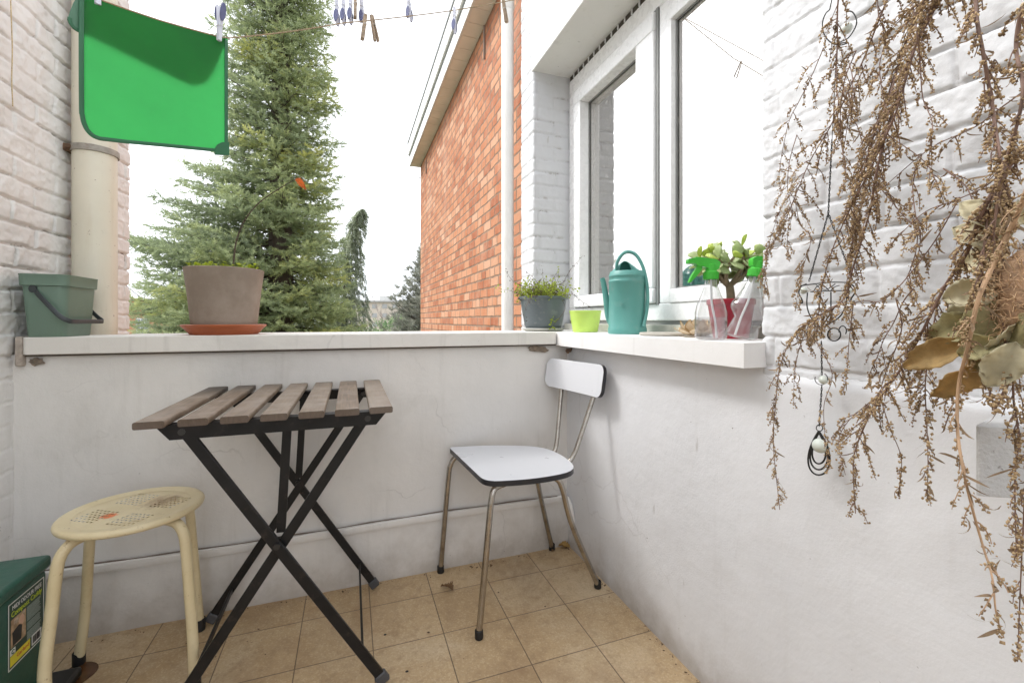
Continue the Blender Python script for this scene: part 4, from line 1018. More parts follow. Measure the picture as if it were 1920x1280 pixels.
# ---- spray bottles
def plastic_clear(name, tint=(1,1,1)):
    t = NT(name)
    gl = t.n('ShaderNodeBsdfGlossy'); gl.inputs['Roughness'].default_value = .06
    tr = t.n('ShaderNodeBsdfTransparent'); tr.inputs['Color'].default_value = (*tint, 1)
    df = t.n('ShaderNodeBsdfDiffuse'); df.inputs['Color'].default_value = (.85,.85,.85,1)
    nm = t.bump(t.noise(22, 3), .35, .006); t.l(nm, gl.inputs['Normal'])
    lw_ = t.n('ShaderNodeLayerWeight'); lw_.inputs['Blend'].default_value = .28; t.l(nm, lw_.inputs['Normal'])
    mx = t.n('ShaderNodeMixShader'); t.l(t.math('MULTIPLY_ADD', lw_.outputs['Facing'], .75, .09), mx.inputs[0]); t.l(tr.outputs[0], mx.inputs[1]); t.l(gl.outputs[0], mx.inputs[2])
    m2 = t.n('ShaderNodeMixShader'); t.l(t.math('MULTIPLY_ADD', t.ramp(t.noise(14, 5, .6), [(.4,0),(.75,1)]), .05, .015), m2.inputs[0]); t.l(mx.outputs[0], m2.inputs[1]); t.l(df.outputs[0], m2.inputs[2])
    return t.done(m2.outputs[0])
m_clear = plastic_clear('clear_bottle_plastic', (.95,.955,.955)); m_water = plastic_clear('residue_water', (.93,.93,.94)); m_tube = M('white_dip_tube', (.72,.72,.73), .4)
m_spray = M('bright_green_plastic', (.050,.44,.035), .35, var=.08, bump=.03)
def spray_bottle(loc, rz, label, tilt=None, crushed=False):
    t = thing('spray_bottle', label, 'spray bottle', loc, rz); t.scale = (1, 1, .94)
    mb = MB(); prof = [(0,.001),(.028,.001),(.036,.004),(.0385,.010),(.0385,.072),(.034,.092),(.024,.118),(.0165,.140),(.0145,.152),(.0145,.166)]
    zz = [p[1] for p in prof]; seg = 40
    fine = []; 
    for a, b in zip(prof[:-1], prof[1:]):
        for k in range(3): fine.append((a[0]+(b[0]-a[0])*k/3, a[1]+(b[1]-a[1])*k/3))
    fine.append(prof[-1]); mb.lathe(fine, seg=seg, sx=1, sy=.78)
    V = np.concatenate(mb.v)
    if crushed:
        k = np.exp(-((V[:,2]-.058)/.030)**2)
        V[:,1] += .026*k*(V[:,1] < 0)*np.clip(-V[:,1]/.03, 0, 1); V[:,0] += .010*k*np.sin(V[:,2]*90); V[:,0] -= .008*np.exp(-((V[:,2]-.03)/.02)**2)*(V[:,0] > 0)
    R3 = np.eye(3)
    if tilt is not None:
        R3 = np.array(Matrix.Rotation(R(tilt), 3, 'Y')); 
    tz = lambda W_: W_ @ R3.T
    low = tz(V)[:,2].min() - .0005
    off = np.array([0, 0, -low])
    mb.v = [tz(V)+off]; part('bottle', mb, m_clear, t, ang=60)
    if not crushed:
        mb = MB(); mb.lathe([(0,.003),(.034,.004),(.0368,.010),(.0368,.060),(0,.060)], seg=36, sx=1, sy=.78); mb.v = [tz(np.concatenate(mb.v))+off]; part('liquid', mb, m_water, t, ang=60)
    mb = MB(); mb.tube(smooth([(0,0,.165),(.002,0,.10),(.010,0,.05),(.014,0,.006)], 6), .0028, 8); mb.v = [tz(np.concatenate(mb.v))+off]; part('dip_tube', mb, m_tube, t)
    hd = MB()
    hd.lathe([(.0150,.158),(.0172,.160),(.0172,.178),(.0150,.180),(.0130,.181),(.0128,.198),(.0105,.200),(0,.200)], seg=28)
    pr = roundpoly([(-.058,.213),(-.040,.2145),(-.040,.218),(.010,.211),(.020,.203),(.016,.186),(.006,.180),(-.006,.186),(-.020,.192),(-.036,.194),(-.040,.200),(-.058,.201)], .003, 3)
    hd.prism(pr, .020, frame((0, .010, 0), (1,0,0), (0,0,1)))
    hd.v = [tz(np.concatenate(hd.v))+off]; h = part('trigger_head', hd, m_spray, t, ang=40, bev=.0015)
    tg = MB(); tg.prism(roundpoly([(-.034,.196),(-.022,.194),(-.024,.184),(-.036,.168),(-.052,.150),(-.056,.151),(-.050,.166),(-.040,.184)], .002, 3), .012, frame((0,.006,0),(1,0,0),(0,0,1)))
    tg.v = [tz(np.concatenate(tg.v))+off]; part('trigger', tg, m_spray, h, bev=.002)
    rb = MB()
    for k in range(24):
        a = 2*np.pi*k/24; rb.tube([(.0173*math.cos(a), .0173*math.sin(a), .161), (.0173*math.cos(a), .0173*math.sin(a), .177)], .0009, 4)
    rb.v = [tz(np.concatenate(rb.v))+off]; part('cap_ribs', rb, m_spray, h)
    return t
p1 = atD(1333, 632, 1.10)
spray_bottle((p1[0], p1[1], ST_), R(-22), 'upright clear spray bottle with a green trigger head and some liquid')
spray_bottle((.874, .812, ST_), R(162), 'crushed leaning clear spray bottle at the near end of the sill', tilt=-13, crushed=True)
# ================================================================== WASHING LINE, PEGS, GREEN MAT
Vp = atD(427, 72, 1.037); Lm = atD(150, -14, .823)
hd_ = (Vp-Lm)[:2]; hd_ /= np.linalg.norm(hd_); nrm_ = np.array([-hd_[1], hd_[0], 0])      # plan direction of the fold, normal away from camera
Lend = Vp + (Lm-Vp)*((XL+.004 - Vp[0])/(Lm-Vp)[0])
def onplane(x, y, off):
    r = ray(x, y); n = nrm_; p0 = Vp + n*off; return O + r*(np.dot(p0-O, n)/np.dot(r, n))
foldy = lambda x: np.interp(x, [100,150,190,240,300,360,427], [-30,-14,0,18,38,55,73])
lineA = [Lend, Lm, Vp, atD(640, 44, 1.25), atD(852, 20, 1.45), atD(960, 1, 1.6), atX(1099, -24, XR)]
def sag(a, b, s_, n=8): return [a+(b-a)*t - np.array([0,0,4*s_*t*(1-t)]) for t in np.linspace(0, 1, n, endpoint=False)]
m_line = M('hemp_line', (.36,.27,.17), .9, var=.3, vs=200, bump=.5, bs=700)
ptsA = sag(Lend, Lm, 0) + [Lm] + [onplane(x, foldy(x)+1, 0) for x in (190,240,270,300,330,360,390,410)] + sag(Vp, lineA[3], .004) + sag(lineA[3], lineA[4], .002) + sag(lineA[4], lineA[5], 0) + sag(lineA[5], lineA[6], 0) + [lineA[6]]
mb = MB(); mb.tube(ptsA, .0016, 6)
# frayed fibres
rr = np.random.default_rng(5)
for i in range(70):
    t = rr.uniform(0, .9); p = Vp + (lineA[3]-Vp)*t; d = rr.normal(0, 1, 3); d /= np.linalg.norm(d); mb.tube([p, p+d*.005, p+d*.008+rr.normal(0,.003,3)], .0003, 3)
o = part('washing_line', mb, m_line); tag(o, 'thin hemp washing line from the green mat up to the window lintel', 'washing line', kind='thing')
P1, P2 = atD(640, -4, 1.30), atD(767, -9, 1.40)
B0 = np.array([XL+.004, 1.0, 1.95]); B1 = np.array([XR-.002, 1.62, 2.32])
P3 = P2 + (P2-P1)*.25 + np.array([0,0,.03])
mb = MB(); mb.tube(sag(B0, P1, .01) + sag(P1, P2, .0) + sag(P2, P3, 0, 3) + sag(P3, B1, .0) + [B1], .0016, 6)
o = part('washing_line', mb, m_line); tag(o, 'upper washing line just above the frame that the hanging blue pegs are clipped to', 'washing line', kind='thing')
mb = MB(); q = [atX(20, -60, XL+.012), atX(20, 0, XL+.012), atX(23, 90, XL+.012), atX(22, 150, XL+.012), atX(24, 200, XL+.012)]; mb.tube(smooth(q, 10), .0013, 6)
o = part('cord', mb, M('pale_cord', (.55,.42,.25), .9, var=.3, vs=300)); tag(o, 'short frayed cord hanging down the left brick wall', 'cord', kind='thing')

m_pegb = M('slate_blue_peg', (.12,.13,.25), .45, var=.08, bump=0); m_pegw = M('pale_peg_plastic', (.66,.67,.76), .4, var=.03, bump=0); m_wire = M('peg_spring', (.6,.6,.6), .3, .8, bump=0)
m_pegwood = M('grey_peg_wood', (.38,.29,.21), .8, var=.25, vs=90, bump=.3)
def plastic_peg():
    root = thing('clothes_peg', 'peg', 'clothes peg', group='clothes pegs')
    for s_ in (-1, 1):
        # lever from the jaw (z=0 at the line) to the handle (z=-.076)
        pr = np.array([(0.0006,.006),(.004,.006),(.0045,-.02),(.0055,-.034),(.011,-.074),(.0085,-.076),(.0025,-.036),(.0008,-.022)]); pr = pr*np.array([s_,1])
        if s_ < 0: pr = pr[::-1]
        mb = MB(); mb.prism(pr, .0085, frame((0,.00425,0),(1,0,0),(0,0,1))); lv = part('lever', mb, m_pegw, root, bev=.0008)
        ol = np.array([(.0066*math.cos(t), -.054 + (.0215 if math.sin(t) < 0 else .018)*math.sin(t)) for t in np.linspace(0, 2*np.pi, 24, endpoint=False)])
        # pad lies on the outer face of the lever
        a = np.array([s_*.0063, 0, -.036]); b = np.array([s_*.0118, 0, -.074]); ax = (a-b)/np.linalg.norm(a-b)
        mb = MB(); F4 = frame((a+b)/2, (0,1,0), ax); ol2 = np.c_[ol[:,0], ol[:,1]+.054]; mb.prism(ol2, .0022*(1), F4)
        V = np.concatenate(mb.v); c0 = (a+b)/2; outw = np.cross(np.array([0,1.,0]), ax); k = 1 if outw[0]*s_ > 0 else -1
        if k < 0: V = V - F4[:3,2]*.0022
        mb.v = [V]; part('grip_pad', mb, m_pegb, lv, bev=.0006)
    mb = MB(); mb.tube([(.0085*math.cos(t), .0048*math.sin(t), -.026) for t in np.linspace(0, 2*np.pi, 16, endpoint=False)], .0008, 5, closed=True); part('spring', mb, m_wire, root)
    return root
def wooden_peg():
    root = thing('clothes_peg', 'peg', 'clothes peg', group='clothes pegs')
    for s_ in (-1, 1):
        pr = np.array([(.0002,.006),(.0040,.007),(.0055,-.012),(.0065,-.030),(.0085,-.062),(.0040,-.066),(.0022,-.030)])*np.array([s_,1])
        if s_ < 0: pr = pr[::-1]
        mb = MB(); mb.prism(pr, .0095, frame((0,.00475,0),(1,0,0),(0,0,1))); part('wooden_half', mb, m_pegwood, root, bev=.0006)
    mb = MB(); mb.tube([(.0062*math.cos(t), .0058*math.sin(t), -.020+.002*math.sin(2*t)) for t in np.linspace(0, 2*np.pi, 14, endpoint=False)], .0009, 5, closed=True); part('spring', mb, m_wire, root)
    return root
pb, pw = plastic_peg(), wooden_peg(); used = {}
def put(proto, p, rot, label):
    o = proto if proto.name not in used else copy_tree(proto); used[proto.name] = 1
    o.location = p; o.rotation_euler = [R(a) for a in rot]; o['label'] = label
def onB(x): t = (x-640)/127; return P1 + (P2-P1)*t
yaw = math.degrees(math.atan2(hd_[1], hd_[0]))
lb = ['slate blue plastic peg at the left end of the row hanging against the sky', 'second slate blue plastic peg of the hanging row, between two other blue pegs', 'third slate blue plastic peg, just left of the hanging wooden peg', 'slate blue peg tilted beside the hanging wooden peg, right end of the row']
for x, tl, l in zip((632, 643.5, 656, 675), (0, 2, 3, -9), lb): put(pb, onB(x), (0, tl, 76 if x < 670 else 62), l)
put(pw, onB(664.5), (0, 2, 90), 'brown wooden peg hanging between the blue pegs of the row')
put(pb, onB(766), (0, -4, 52), 'lone slate blue peg hanging against the sky right of the row')
lA = lambda x, y, d: atD(x, y, d)
put(pw, atD(685, 36, 1.285) + np.array([0,0,.006]), (6, -8, 100), 'thin looking wooden peg on the washing line, left of the other slanted wooden peg')
put(pw, atD(697.5, 36, 1.295) + np.array([0,0,.004]), (0, -14, 30), 'slanted grey wooden peg on the washing line nearer the red brick house')
put(pb, atD(852, 20, 1.45) + np.array([0,0,.004]), (0, 2, 60), 'dark blue plastic peg clipped to the washing line in front of the brick house eaves')
put(pw, atD(944, 4, 1.58), (0, -20, 40), 'small brown wooden peg on the washing line beside the white downpipe')
put(pb, atD(411, 62, 1.012) + np.array([0,0,-.012]), (180, -4, yaw+96), 'slate blue peg clipping the right corner of the green mat to the line')
put(pb, atD(183, -6, .842) + np.array([0,0,-.010]), (180, 3, yaw+96), 'slate blue peg clipping the left end of the green mat to the line')

# ---- green mat folded over the line
def mat_mat(name, col, fac):
    t = NT(name); col = np.array(col)
    c = t.mix(t.ramp(t.noise(6, 5), [(.3,0),(.7,1)]), col*.9, col*1.08)
    sp_ = t.ramp(t.noise(95, 3, .6), [(.735,0),(.76,.65)]); c = t.mix(sp_, c, (.55,.62,.52))
    p = t.pbsdf((.10,.21,.14), .42, 0, t.bump(t.noise(40, 4), .08, .002), .4)
    tl = t.n('ShaderNodeBsdfTranslucent'); t.l(c, tl.inputs['Color'])
    mx = t.n('ShaderNodeMixShader'); mx.inputs[0].default_value = fac; t.l(p, mx.inputs[1]); t.l(tl.outputs[0], mx.inputs[2])
    return t.done(mx.outputs[0])
m_mat = mat_mat('translucent_green_plastic', (.085,.86,.20), .80); m_matb = mat_mat('overlap_shade_green_plastic', (.035,.22,.09), .08); m_rim = M('dark_green_rim', (.018,.12,.05), .4, var=.1, bump=0)  # back flap's green darkened: shade of the doubled sheet put into its colour
GM = thing('green_mat', 'translucent green plastic mat folded over the washing line, pegged at its corners', 'plastic mat', ((Vp+Lm)/2))
def flap(cols, topf, botf, off, bow, rows=18):
    mb = MB(); Vs = []
    for x in cols:
        for k in range(rows):
            t = k/(rows-1); y = topf(x)*(1-t) + botf(x)*t
            s_ = min(1, max(0, (y-foldy(x))/60.)); Vs.append(onplane(x, y, off*s_**.6 + bow*math.sin(max(0, y-foldy(x))/240*math.pi)))
    n = len(cols); mb.add(Vs, [(i*rows+k, i*rows+k+1, (i+1)*rows+k+1, (i+1)*rows+k) for i in range(n-1) for k in range(rows-1)]); return mb
fx = [150,151,153,156,160,166,174,185] + list(np.linspace(200, 410, 22)) + [420,427]
fb = lambda x: np.interp(x, [150,151,153,156,160,166,174,185,230,300,427], [205,218,229,238,246,253,259,263,268.5,275,287.5])
mb = flap(fx, foldy, fb, -.0025, -.006); part('front_flap', mb, m_mat, GM, W=True, ang=180)
bx_ = [128,129,131,134,138,144,150] + list(np.linspace(160, 350, 20)) + [358,366,374,382,390,398,406,414,422]
bt = lambda x: np.interp(x, [128,131,138,150,151], [32,22,5,-14,-14]) if x <= 150 else foldy(x)
bbm = lambda x: np.interp(x, [128,129,131,134,138,144,150,335,350,360,370,380,390,398,406,414,422], [36,41,46,51,55,59,62,151,157.5,160,160,157,149,137,119,100,84])
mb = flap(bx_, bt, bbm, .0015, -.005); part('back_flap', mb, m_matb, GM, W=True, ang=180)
def rim(path_px, off, w, bow, name):
    P = [np.array(p, float) for p in path_px]; mb = MB(); pts = []
    for (x, y) in P: 
        s_ = min(1, max(0, (y-foldy(x))/60.)); pts.append(onplane(x, y, off*s_**.6 + bow*math.sin(max(0, y-foldy(x))/240*math.pi)))
    pts = np.array(pts); G = np.gradient(pts, axis=0); Vs = []
    for p, g in zip(pts, G):
        g /= np.linalg.norm(g); sd = np.cross(g, nrm_); q = rrect(w, .0042, .0012, 3); Vs.append(p + q[:,0:1]*sd + q[:,1:2]*nrm_)
    n = len(Vs[0]); mb.add(np.concatenate(Vs), [(i*n+k, i*n+(k+1)%n, (i+1)*n+(k+1)%n, (i+1)*n+k) for i in range(len(pts)-1) for k in range(n)] + [tuple(range(n))[::-1], tuple((len(pts)-1)*n+k for k in range(n))])
    return part(name, mb, m_rim, GM, W=True)
pl_ = [(153,-10),(152.5,60),(152.5,130),(153,205)] + [(x+3, fb(x)-3) for x in fx[1:-3]] + [(405,283),(424,285)]
rim(smooth(pl_, 3), -.0025, .0072, -.006, 'rim')
rim([(424,76),(424,130),(424,200),(424,285)], -.0025, .0072, -.006, 'rim')
rim([(bx_[0]+3, 34)] + [(x+1.5, bbm(x)-2) for x in bx_[1:8]], .0015, .006, -.005, 'rim')
mb = MB(); V4 = [onplane(x, y, -.0075) for (x, y) in ((404,290),(430,291),(430,266),(416,267),(408,271),(403,279))]
mb.add(V4 + [v + nrm_*.005 for v in V4], [(0,1,2,3,4,5),(11,10,9,8,7,6)] + [(i,(i+1)%6,6+(i+1)%6,6+i) for i in range(6)]); part('corner_tab', mb, m_rim, GM, W=True, sm=False)
# ================================================================== TREES AND HOUSES BEYOND
def foliage_mat(name, stops, tr=.3):
    t = NT(name); a = t.attr('tint'); sep = t.n('ShaderNodeSeparateColor'); t.l(a.outputs['Color'], sep.inputs[0])
    c = t.ramp(sep.outputs[0], stops)
    p = t.pbsdf(c, .6, 0, None, .3); tl = t.n('ShaderNodeBsdfTranslucent'); t.l(c, tl.inputs['Color'])
    mx = t.n('ShaderNodeMixShader'); mx.inputs[0].default_value = tr; t.l(p, mx.inputs[1]); t.l(tl.outputs[0], mx.inputs[2])
    return t.done(mx.outputs[0])
m_spr = foliage_mat('spruce_needles', tr=.5, stops=[(0,(.20,.24,.15)),(.35,(.35,.41,.235)),(.65,(.43,.48,.24)),(1,(.55,.55,.18))])
m_trunk = M('dark_bark', (.10,.075,.06), .9, var=.3, bump=.6, bs=30)
def shoots_mesh(P, D, L, tint, nn=15, nl=.034, nw=.0085, rng=None):
    """needle shoots: P base, D dir, L length arrays -> verts, faces, colours (all vectorised)"""
    rng = rng or RNG; N = len(P)
    A = rng.normal(size=(N,3)); X_ = np.cross(D, A); X_ /= np.linalg.norm(X_, axis=1)[:,None]+1e-9; Y_ = np.cross(D, X_)
    V = []; C = []
    for k in range(nn):
        t = (k+.5)/nn; th = k*2.4 + rng.uniform(-.4,.4,N)
        rad = np.cos(th)[:,None]*X_ + np.sin(th)[:,None]*Y_
        b = P + D*(L*t)[:,None]
        dirn = D*.75 + rad*.85; dirn /= np.linalg.norm(dirn, axis=1)[:,None]
        sd = np.cross(dirn, rad + .3*D); sd /= np.linalg.norm(sd, axis=1)[:,None]+1e-9
        ln = nl*(1.05-.35*t)*rng.uniform(.8,1.2,N)
        V.append(np.stack([b - sd*nw/2, b + sd*nw/2, b + dirn*ln[:,None]], 1))
        cc = np.clip(tint + rng.normal(0,.05,N) + (.08*t), 0, 1); C.append(np.repeat(cc[:,None], 3, 1))
    V = np.stack(V, 1).reshape(-1, 3); C = np.stack(C, 1).reshape(-1)
    F = np.arange(len(V)).reshape(-1, 3)
    return V, F, C
def big_mesh(name, V, F, C, mat, parent):
    loc, rz = WLOC[parent.name]; V = V - loc
    me = bpy.data.meshes.new(name); me.vertices.add(len(V)); me.vertices.foreach_set('co', V.ravel())
    me.loops.add(F.size); me.loops.foreach_set('vertex_index', F.ravel().astype(np.int32)); me.polygons.add(len(F))
    me.polygons.foreach_set('loop_start', np.arange(0, F.size, F.shape[1], dtype=np.int32)); me.polygons.foreach_set('loop_total', np.full(len(F), F.shape[1], dtype=np.int32))
    me.update(calc_edges=True)
    a = me.attributes.new('tint', 'FLOAT_COLOR', 'POINT'); a.data.foreach_set('color', np.c_[C, C*0, C*0, C*0+1].astype(np.float32).ravel())
    me.materials.append(mat); me.validate(); o = bpy.data.objects.new(name, me); COL.objects.link(o); o.parent = parent; return o

def conifer(name, label, base, z0, ztop, radius, whorl=.27, per=8, shoot=(.10,.17), droop=.22, seed=1, mat=None, dens=1., nl=.034, nw=.0085, tfun=None, nn=15, lift=.20, group=None):
    rng = np.random.default_rng(seed); T = thing(name, label, 'tree', base, group=group); bx, by, bz = base
    Ps, Ds, Ls, Ts = [], [], [], []; wood = MB()
    wood.tube([(bx,by,bz),(bx,by,bz+(ztop-bz)*.5),(bx,by,ztop)], [.26*(ztop-bz)/14,.16*(ztop-bz)/14,.01], 10)
    z = z0
    while z < ztop-.05:
        for k in range(per):
            az = 2*np.pi*(k + rng.random())/per + z*2.1; zz = z + rng.uniform(-.5,.5)*whorl
            L = radius(zz, az)*rng.uniform(.78,1.10)
            if L < .12: continue
            o_ = np.array([math.cos(az), math.sin(az), 0]); sd = np.array([-math.sin(az), math.cos(az), 0]); nb = max(5, int(L/.11*dens)); tint0 = rng.normal(.38,.13) if tfun is None else tfun(zz, az, rng)
            t = np.linspace(0, 1, nb); bend = rng.normal(0,.10)
            bp = np.array([bx,by,zz]) + o_*(L*t)[:,None] + sd*(bend*L*t*t)[:,None] + np.array([0,0,1.])*(-droop*L*t + lift*L*t**2.2)[:,None]
            wood.tube(bp[::2] if nb > 6 else bp, np.linspace(.022, .004, len(bp[::2] if nb > 6 else bp)), 4, cap=False)
            for i in range(1, nb):
                tt = t[i]
                if tt < .16 and L > .6: continue
                d = bp[i]-bp[i-1]; d /= np.linalg.norm(d)
                bl = (.10 + .42*L*(1-tt)**.8*min(1, tt*2.6))
                for s_ in (-1, 1):
                    bd = d*rng.uniform(.55,.95) + sd*s_*rng.uniform(.6,1) + np.array([0,0,rng.uniform(-.35,.10)]); bd /= np.linalg.norm(bd); m = max(2, int(bl/.062*dens))
                    for q in range(m):
                        u = (q+.6)/m; p = bp[i] + bd*bl*u + np.array([0,0,-.10*bl*u*u])
                        dd = bd + rng.normal(0,.42,3) + sd*s_*.2 + np.array([0,0,.10]); Ps.append(p); Ds.append(dd); Ls.append(rng.uniform(*shoot)); Ts.append(tint0 + rng.normal(0,.07) + .12*(tt-.6))
                Ps.append(bp[i]); Ds.append(d + rng.normal(0,.25,3)+np.array([0,0,.2])); Ls.append(rng.uniform(*shoot)); Ts.append(tint0+.08)
            Ps.append(bp[-1]); Ds.append(d); Ls.append(shoot[1]*1.15); Ts.append(tint0+.1)
        z += whorl
    Ps = np.array(Ps); Ds = np.array(Ds); Ds /= np.linalg.norm(Ds, axis=1)[:,None]
    V, F, C = shoots_mesh(Ps, Ds, np.array(Ls), np.array(Ts), nn=nn, nl=nl, nw=nw, rng=rng)
    tr = part('trunk', wood, m_trunk, T, W=True); big_mesh('crown', V, F, C, mat or m_spr, T); return T, len(F)
cL = np.array([-_c, _s])      # towards the left of the photograph
sb = atD(527, 600, 9.3)
def spr_r(z, az):
    e = math.cos(az)*cL[0] + math.sin(az)*cL[1]     # +1 on the left side
    rl = np.interp(z, [-1,.9,2.0,2.9,3.6,4.2,5,7,9,13.5], [3.0,2.85,2.70,2.45,1.95,1.32,1.18,1.08,.92,.05]); rg = np.interp(z, [-1,.9,1.8,3,4.2,5,7,9,13.5], [1.75,1.50,1.18,1.02,1.00,1.0,.95,.80,.05])
    k = .5+.5*e; return rl*k**1.3 + rg*(1-k**1.3)
def spr_t(z, az, rng):
    e = -(math.cos(az)*cL[0] + math.sin(az)*cL[1])  # sunlit side painted into the tint: yellower on the right, bluer on the left
    return rng.normal(.40,.12) + .16*e + (.25 if rng.random() < .07 else 0)
T1, nf = conifer('spruce_tree', 'tall dense blue green spruce with layered branches behind the clay flower pot', (sb[0], sb[1], -3.5), -.6, 13.5, spr_r, whorl=.235, per=11, seed=4, tfun=spr_t, dens=.85, nn=14, nl=.070, nw=.020, shoot=(.13,.22))
print('spruce tris', nf)
# weeping conifer at the right of the spruce
m_cyp = foliage_mat('cypress_sprays', tr=.55, stops=[(0,(.22,.25,.19)),(.5,(.36,.40,.29)),(1,(.46,.48,.34))])
def weeping(label, base, ztop, lean, seed):
    rng = np.random.default_rng(seed); T = thing('weeping_conifer', label, 'tree', base); bx, by, bz = base; wood = MB(); Ps, Ds, Ls, Ts = [], [], [], []
    ln = np.array([lean*_c, -lean*_s, 0]); H = ztop-bz; n = 40
    tp = np.array([np.array([bx,by,bz]) + np.array([0,0,H*t]) + ln*max(0,(t-.62)/.38)**2 - np.array([0,0,.10*H*max(0,(t-.93)/.07)**2*.3]) for t in np.linspace(0,1,n)])
    wood.tube(tp, np.linspace(.13,.015,n), 6)
    for i in range(8, n):
        t = i/(n-1); Rr = 1.5*(1-t)**.75 + .10
        for k in range(13):
            az = rng.uniform(0, 6.28); L = Rr*rng.uniform(.45,1.1); o_ = np.array([math.cos(az), math.sin(az), 0]); p = tp[i].copy(); m = max(4, int(L/.08)+5); tint = rng.normal(.45,.14)
            for q in range(m):
                u = (q+1)/m; p2 = tp[i] + o_*L*min(1, u*1.6)*.8 + np.array([0,0,.10*math.sin(u*2) - .75*u*u*(.4+.5*L)])
                Ps.append(p2); Ds.append(o_*.35 + np.array([0,0,-1.]) + rng.normal(0,.25,3)); Ls.append(rng.uniform(.14,.24)); Ts.append(tint+rng.normal(0,.06))
    Ps = np.array(Ps); Ds = np.array(Ds); Ds /= np.linalg.norm(Ds, axis=1)[:,None]
    V, F, C = shoots_mesh(Ps, Ds, np.array(Ls), np.array(Ts), nn=12, nl=.085, nw=.026, rng=rng); part('trunk', wood, m_trunk, T, W=True); big_mesh('crown', V, F, C, m_cyp, T)
wb = atD(646, 600, 13.5); weeping('slender grey green weeping conifer with a nodding tip, right of the spruce', (wb[0], wb[1], -3.5), .93+(600-378)/CF*13.5, .55, 3)
# bushy grey conifer by the brick house
m_gry = foliage_mat('grey_conifer', tr=.5, stops=[(0,(.20,.21,.18)),(.5,(.32,.33,.27)),(1,(.44,.43,.34))])
gb = atD(806, 600, 13.0)
conifer('grey_conifer', 'bushy grey green conifer half hidden by the red brick house', (gb[0], gb[1], -3.5), -1.0, 3.1, lambda z, az: np.interp(z, [-1,.6,1.5,3.1], [1.35,1.12,.72,.10]), whorl=.20, per=10, seed=9, mat=m_gry, dens=.8, nn=12, nl=.085, nw=.018, droop=-.15, lift=.5)
# leafy bushes
m_bush = foliage_mat('bush_leaves', [(0,(.10,.17,.08)),(.5,(.20,.31,.14)),(1,(.33,.42,.18))])
def bush(name, label, base, rx, rz_, n, leaf, seed, mat=m_bush, cat='bush', kind=None):
    rng = np.random.default_rng(seed); T = thing(name, label, cat, base); 
    u = rng.normal(size=(n,3)); u /= np.linalg.norm(u, axis=1)[:,None]; r_ = rng.uniform(.5,1.0,n)**.5*(1+.28*vnoise(u[:,0]*3+seed, u[:,1]*3+u[:,2]*2))
    P = np.array(base) + u*r_[:,None]*np.array([rx,rx,rz_]); D = u + rng.normal(0,.5,(n,3)); D /= np.linalg.norm(D, axis=1)[:,None]
    V, F, C = shoots_mesh(P, D, np.full(n, leaf*3), rng.normal(.45,.2,n), nn=7, nl=leaf, nw=leaf*.55, rng=rng); big_mesh('crown', V, F, C, mat, T)
    wood = MB()
    for k in range(5): a = rng.uniform(0,6.28); wood.tube([(base[0],base[1],-3.5),(base[0]+rx*.3*math.cos(a),base[1]+rx*.3*math.sin(a),base[2]),(base[0]+rx*.7*math.cos(a),base[1]+rx*.7*math.sin(a),base[2]+rz_*.4)], [.06,.04,.01], 5)
    part('stems', wood, m_trunk, T, W=True); return T
b0 = atD(742, 618, 17); bush('leafy_bush', 'bright green leafy bush below the grey conifer', (b0[0], b0[1], b0[2]-.55), .95, 1.0, 900, .08, 2)
b0 = atD(668, 640, 12); bush('leafy_bush', 'yellow green bush at the foot of the weeping conifer', (b0[0], b0[1], b0[2]-.5), .8, .75, 900, .06, 7)
# bare trees
m_bare = M('bare_twigs', (.30,.25,.22), .9, var=.2, bump=0)
def bare(label, base, H, spread, seed, r0=.09, lv=5):
    rng = np.random.default_rng(seed); T = thing('bare_tree', label, 'tree', base, group='bare winter trees'); tr, cr = MB(), MB()
    def br(p, d, L, r_, l):
        pts = [p]; 
        for k in range(4): d = d + rng.normal(0,.13,3) + np.array([0,0,.06]); d /= np.linalg.norm(d); p = p + d*L/4; pts.append(p)
        (tr if l >= lv-1 else cr).tube(pts, np.linspace(r_, r_*.62, 5), 5 if l > 2 else 3, cap=False)
        if l > 0:
            for k in range(rng.integers(2, 4)):
                nd = d + rng.normal(0, spread, 3); nd[2] = abs(nd[2])*.8 + .15; nd /= np.linalg.norm(nd); br(pts[rng.integers(2, 5)], nd, L*rng.uniform(.6,.85), r_*.58, l-1)
    br(np.array(base, float), np.array([0,0,1.]), H*.36, r0, lv); part('trunk', tr, m_bare, T, W=True); part('crown', cr, m_bare, T, W=True)
def gp(px, d): p = atD(px, 600, d); return (p[0], p[1], -3.5)
bare('bare winter tree right of the weeping conifer in front of the pale building', gp(703, 32), 7.2, .5, 3)
bare('thin bare tree in the middle of the gap, before the pale building', gp(722, 40), 8.6, .4, 5)
bare('small bare tree left of the grey conifer', gp(745, 34), 6.0, .45, 8, .07)
bare('tall bare tree whose twig tips show above the eaves of the brick house', gp(822, 19), 17.5, .33, 12, .16, 6)
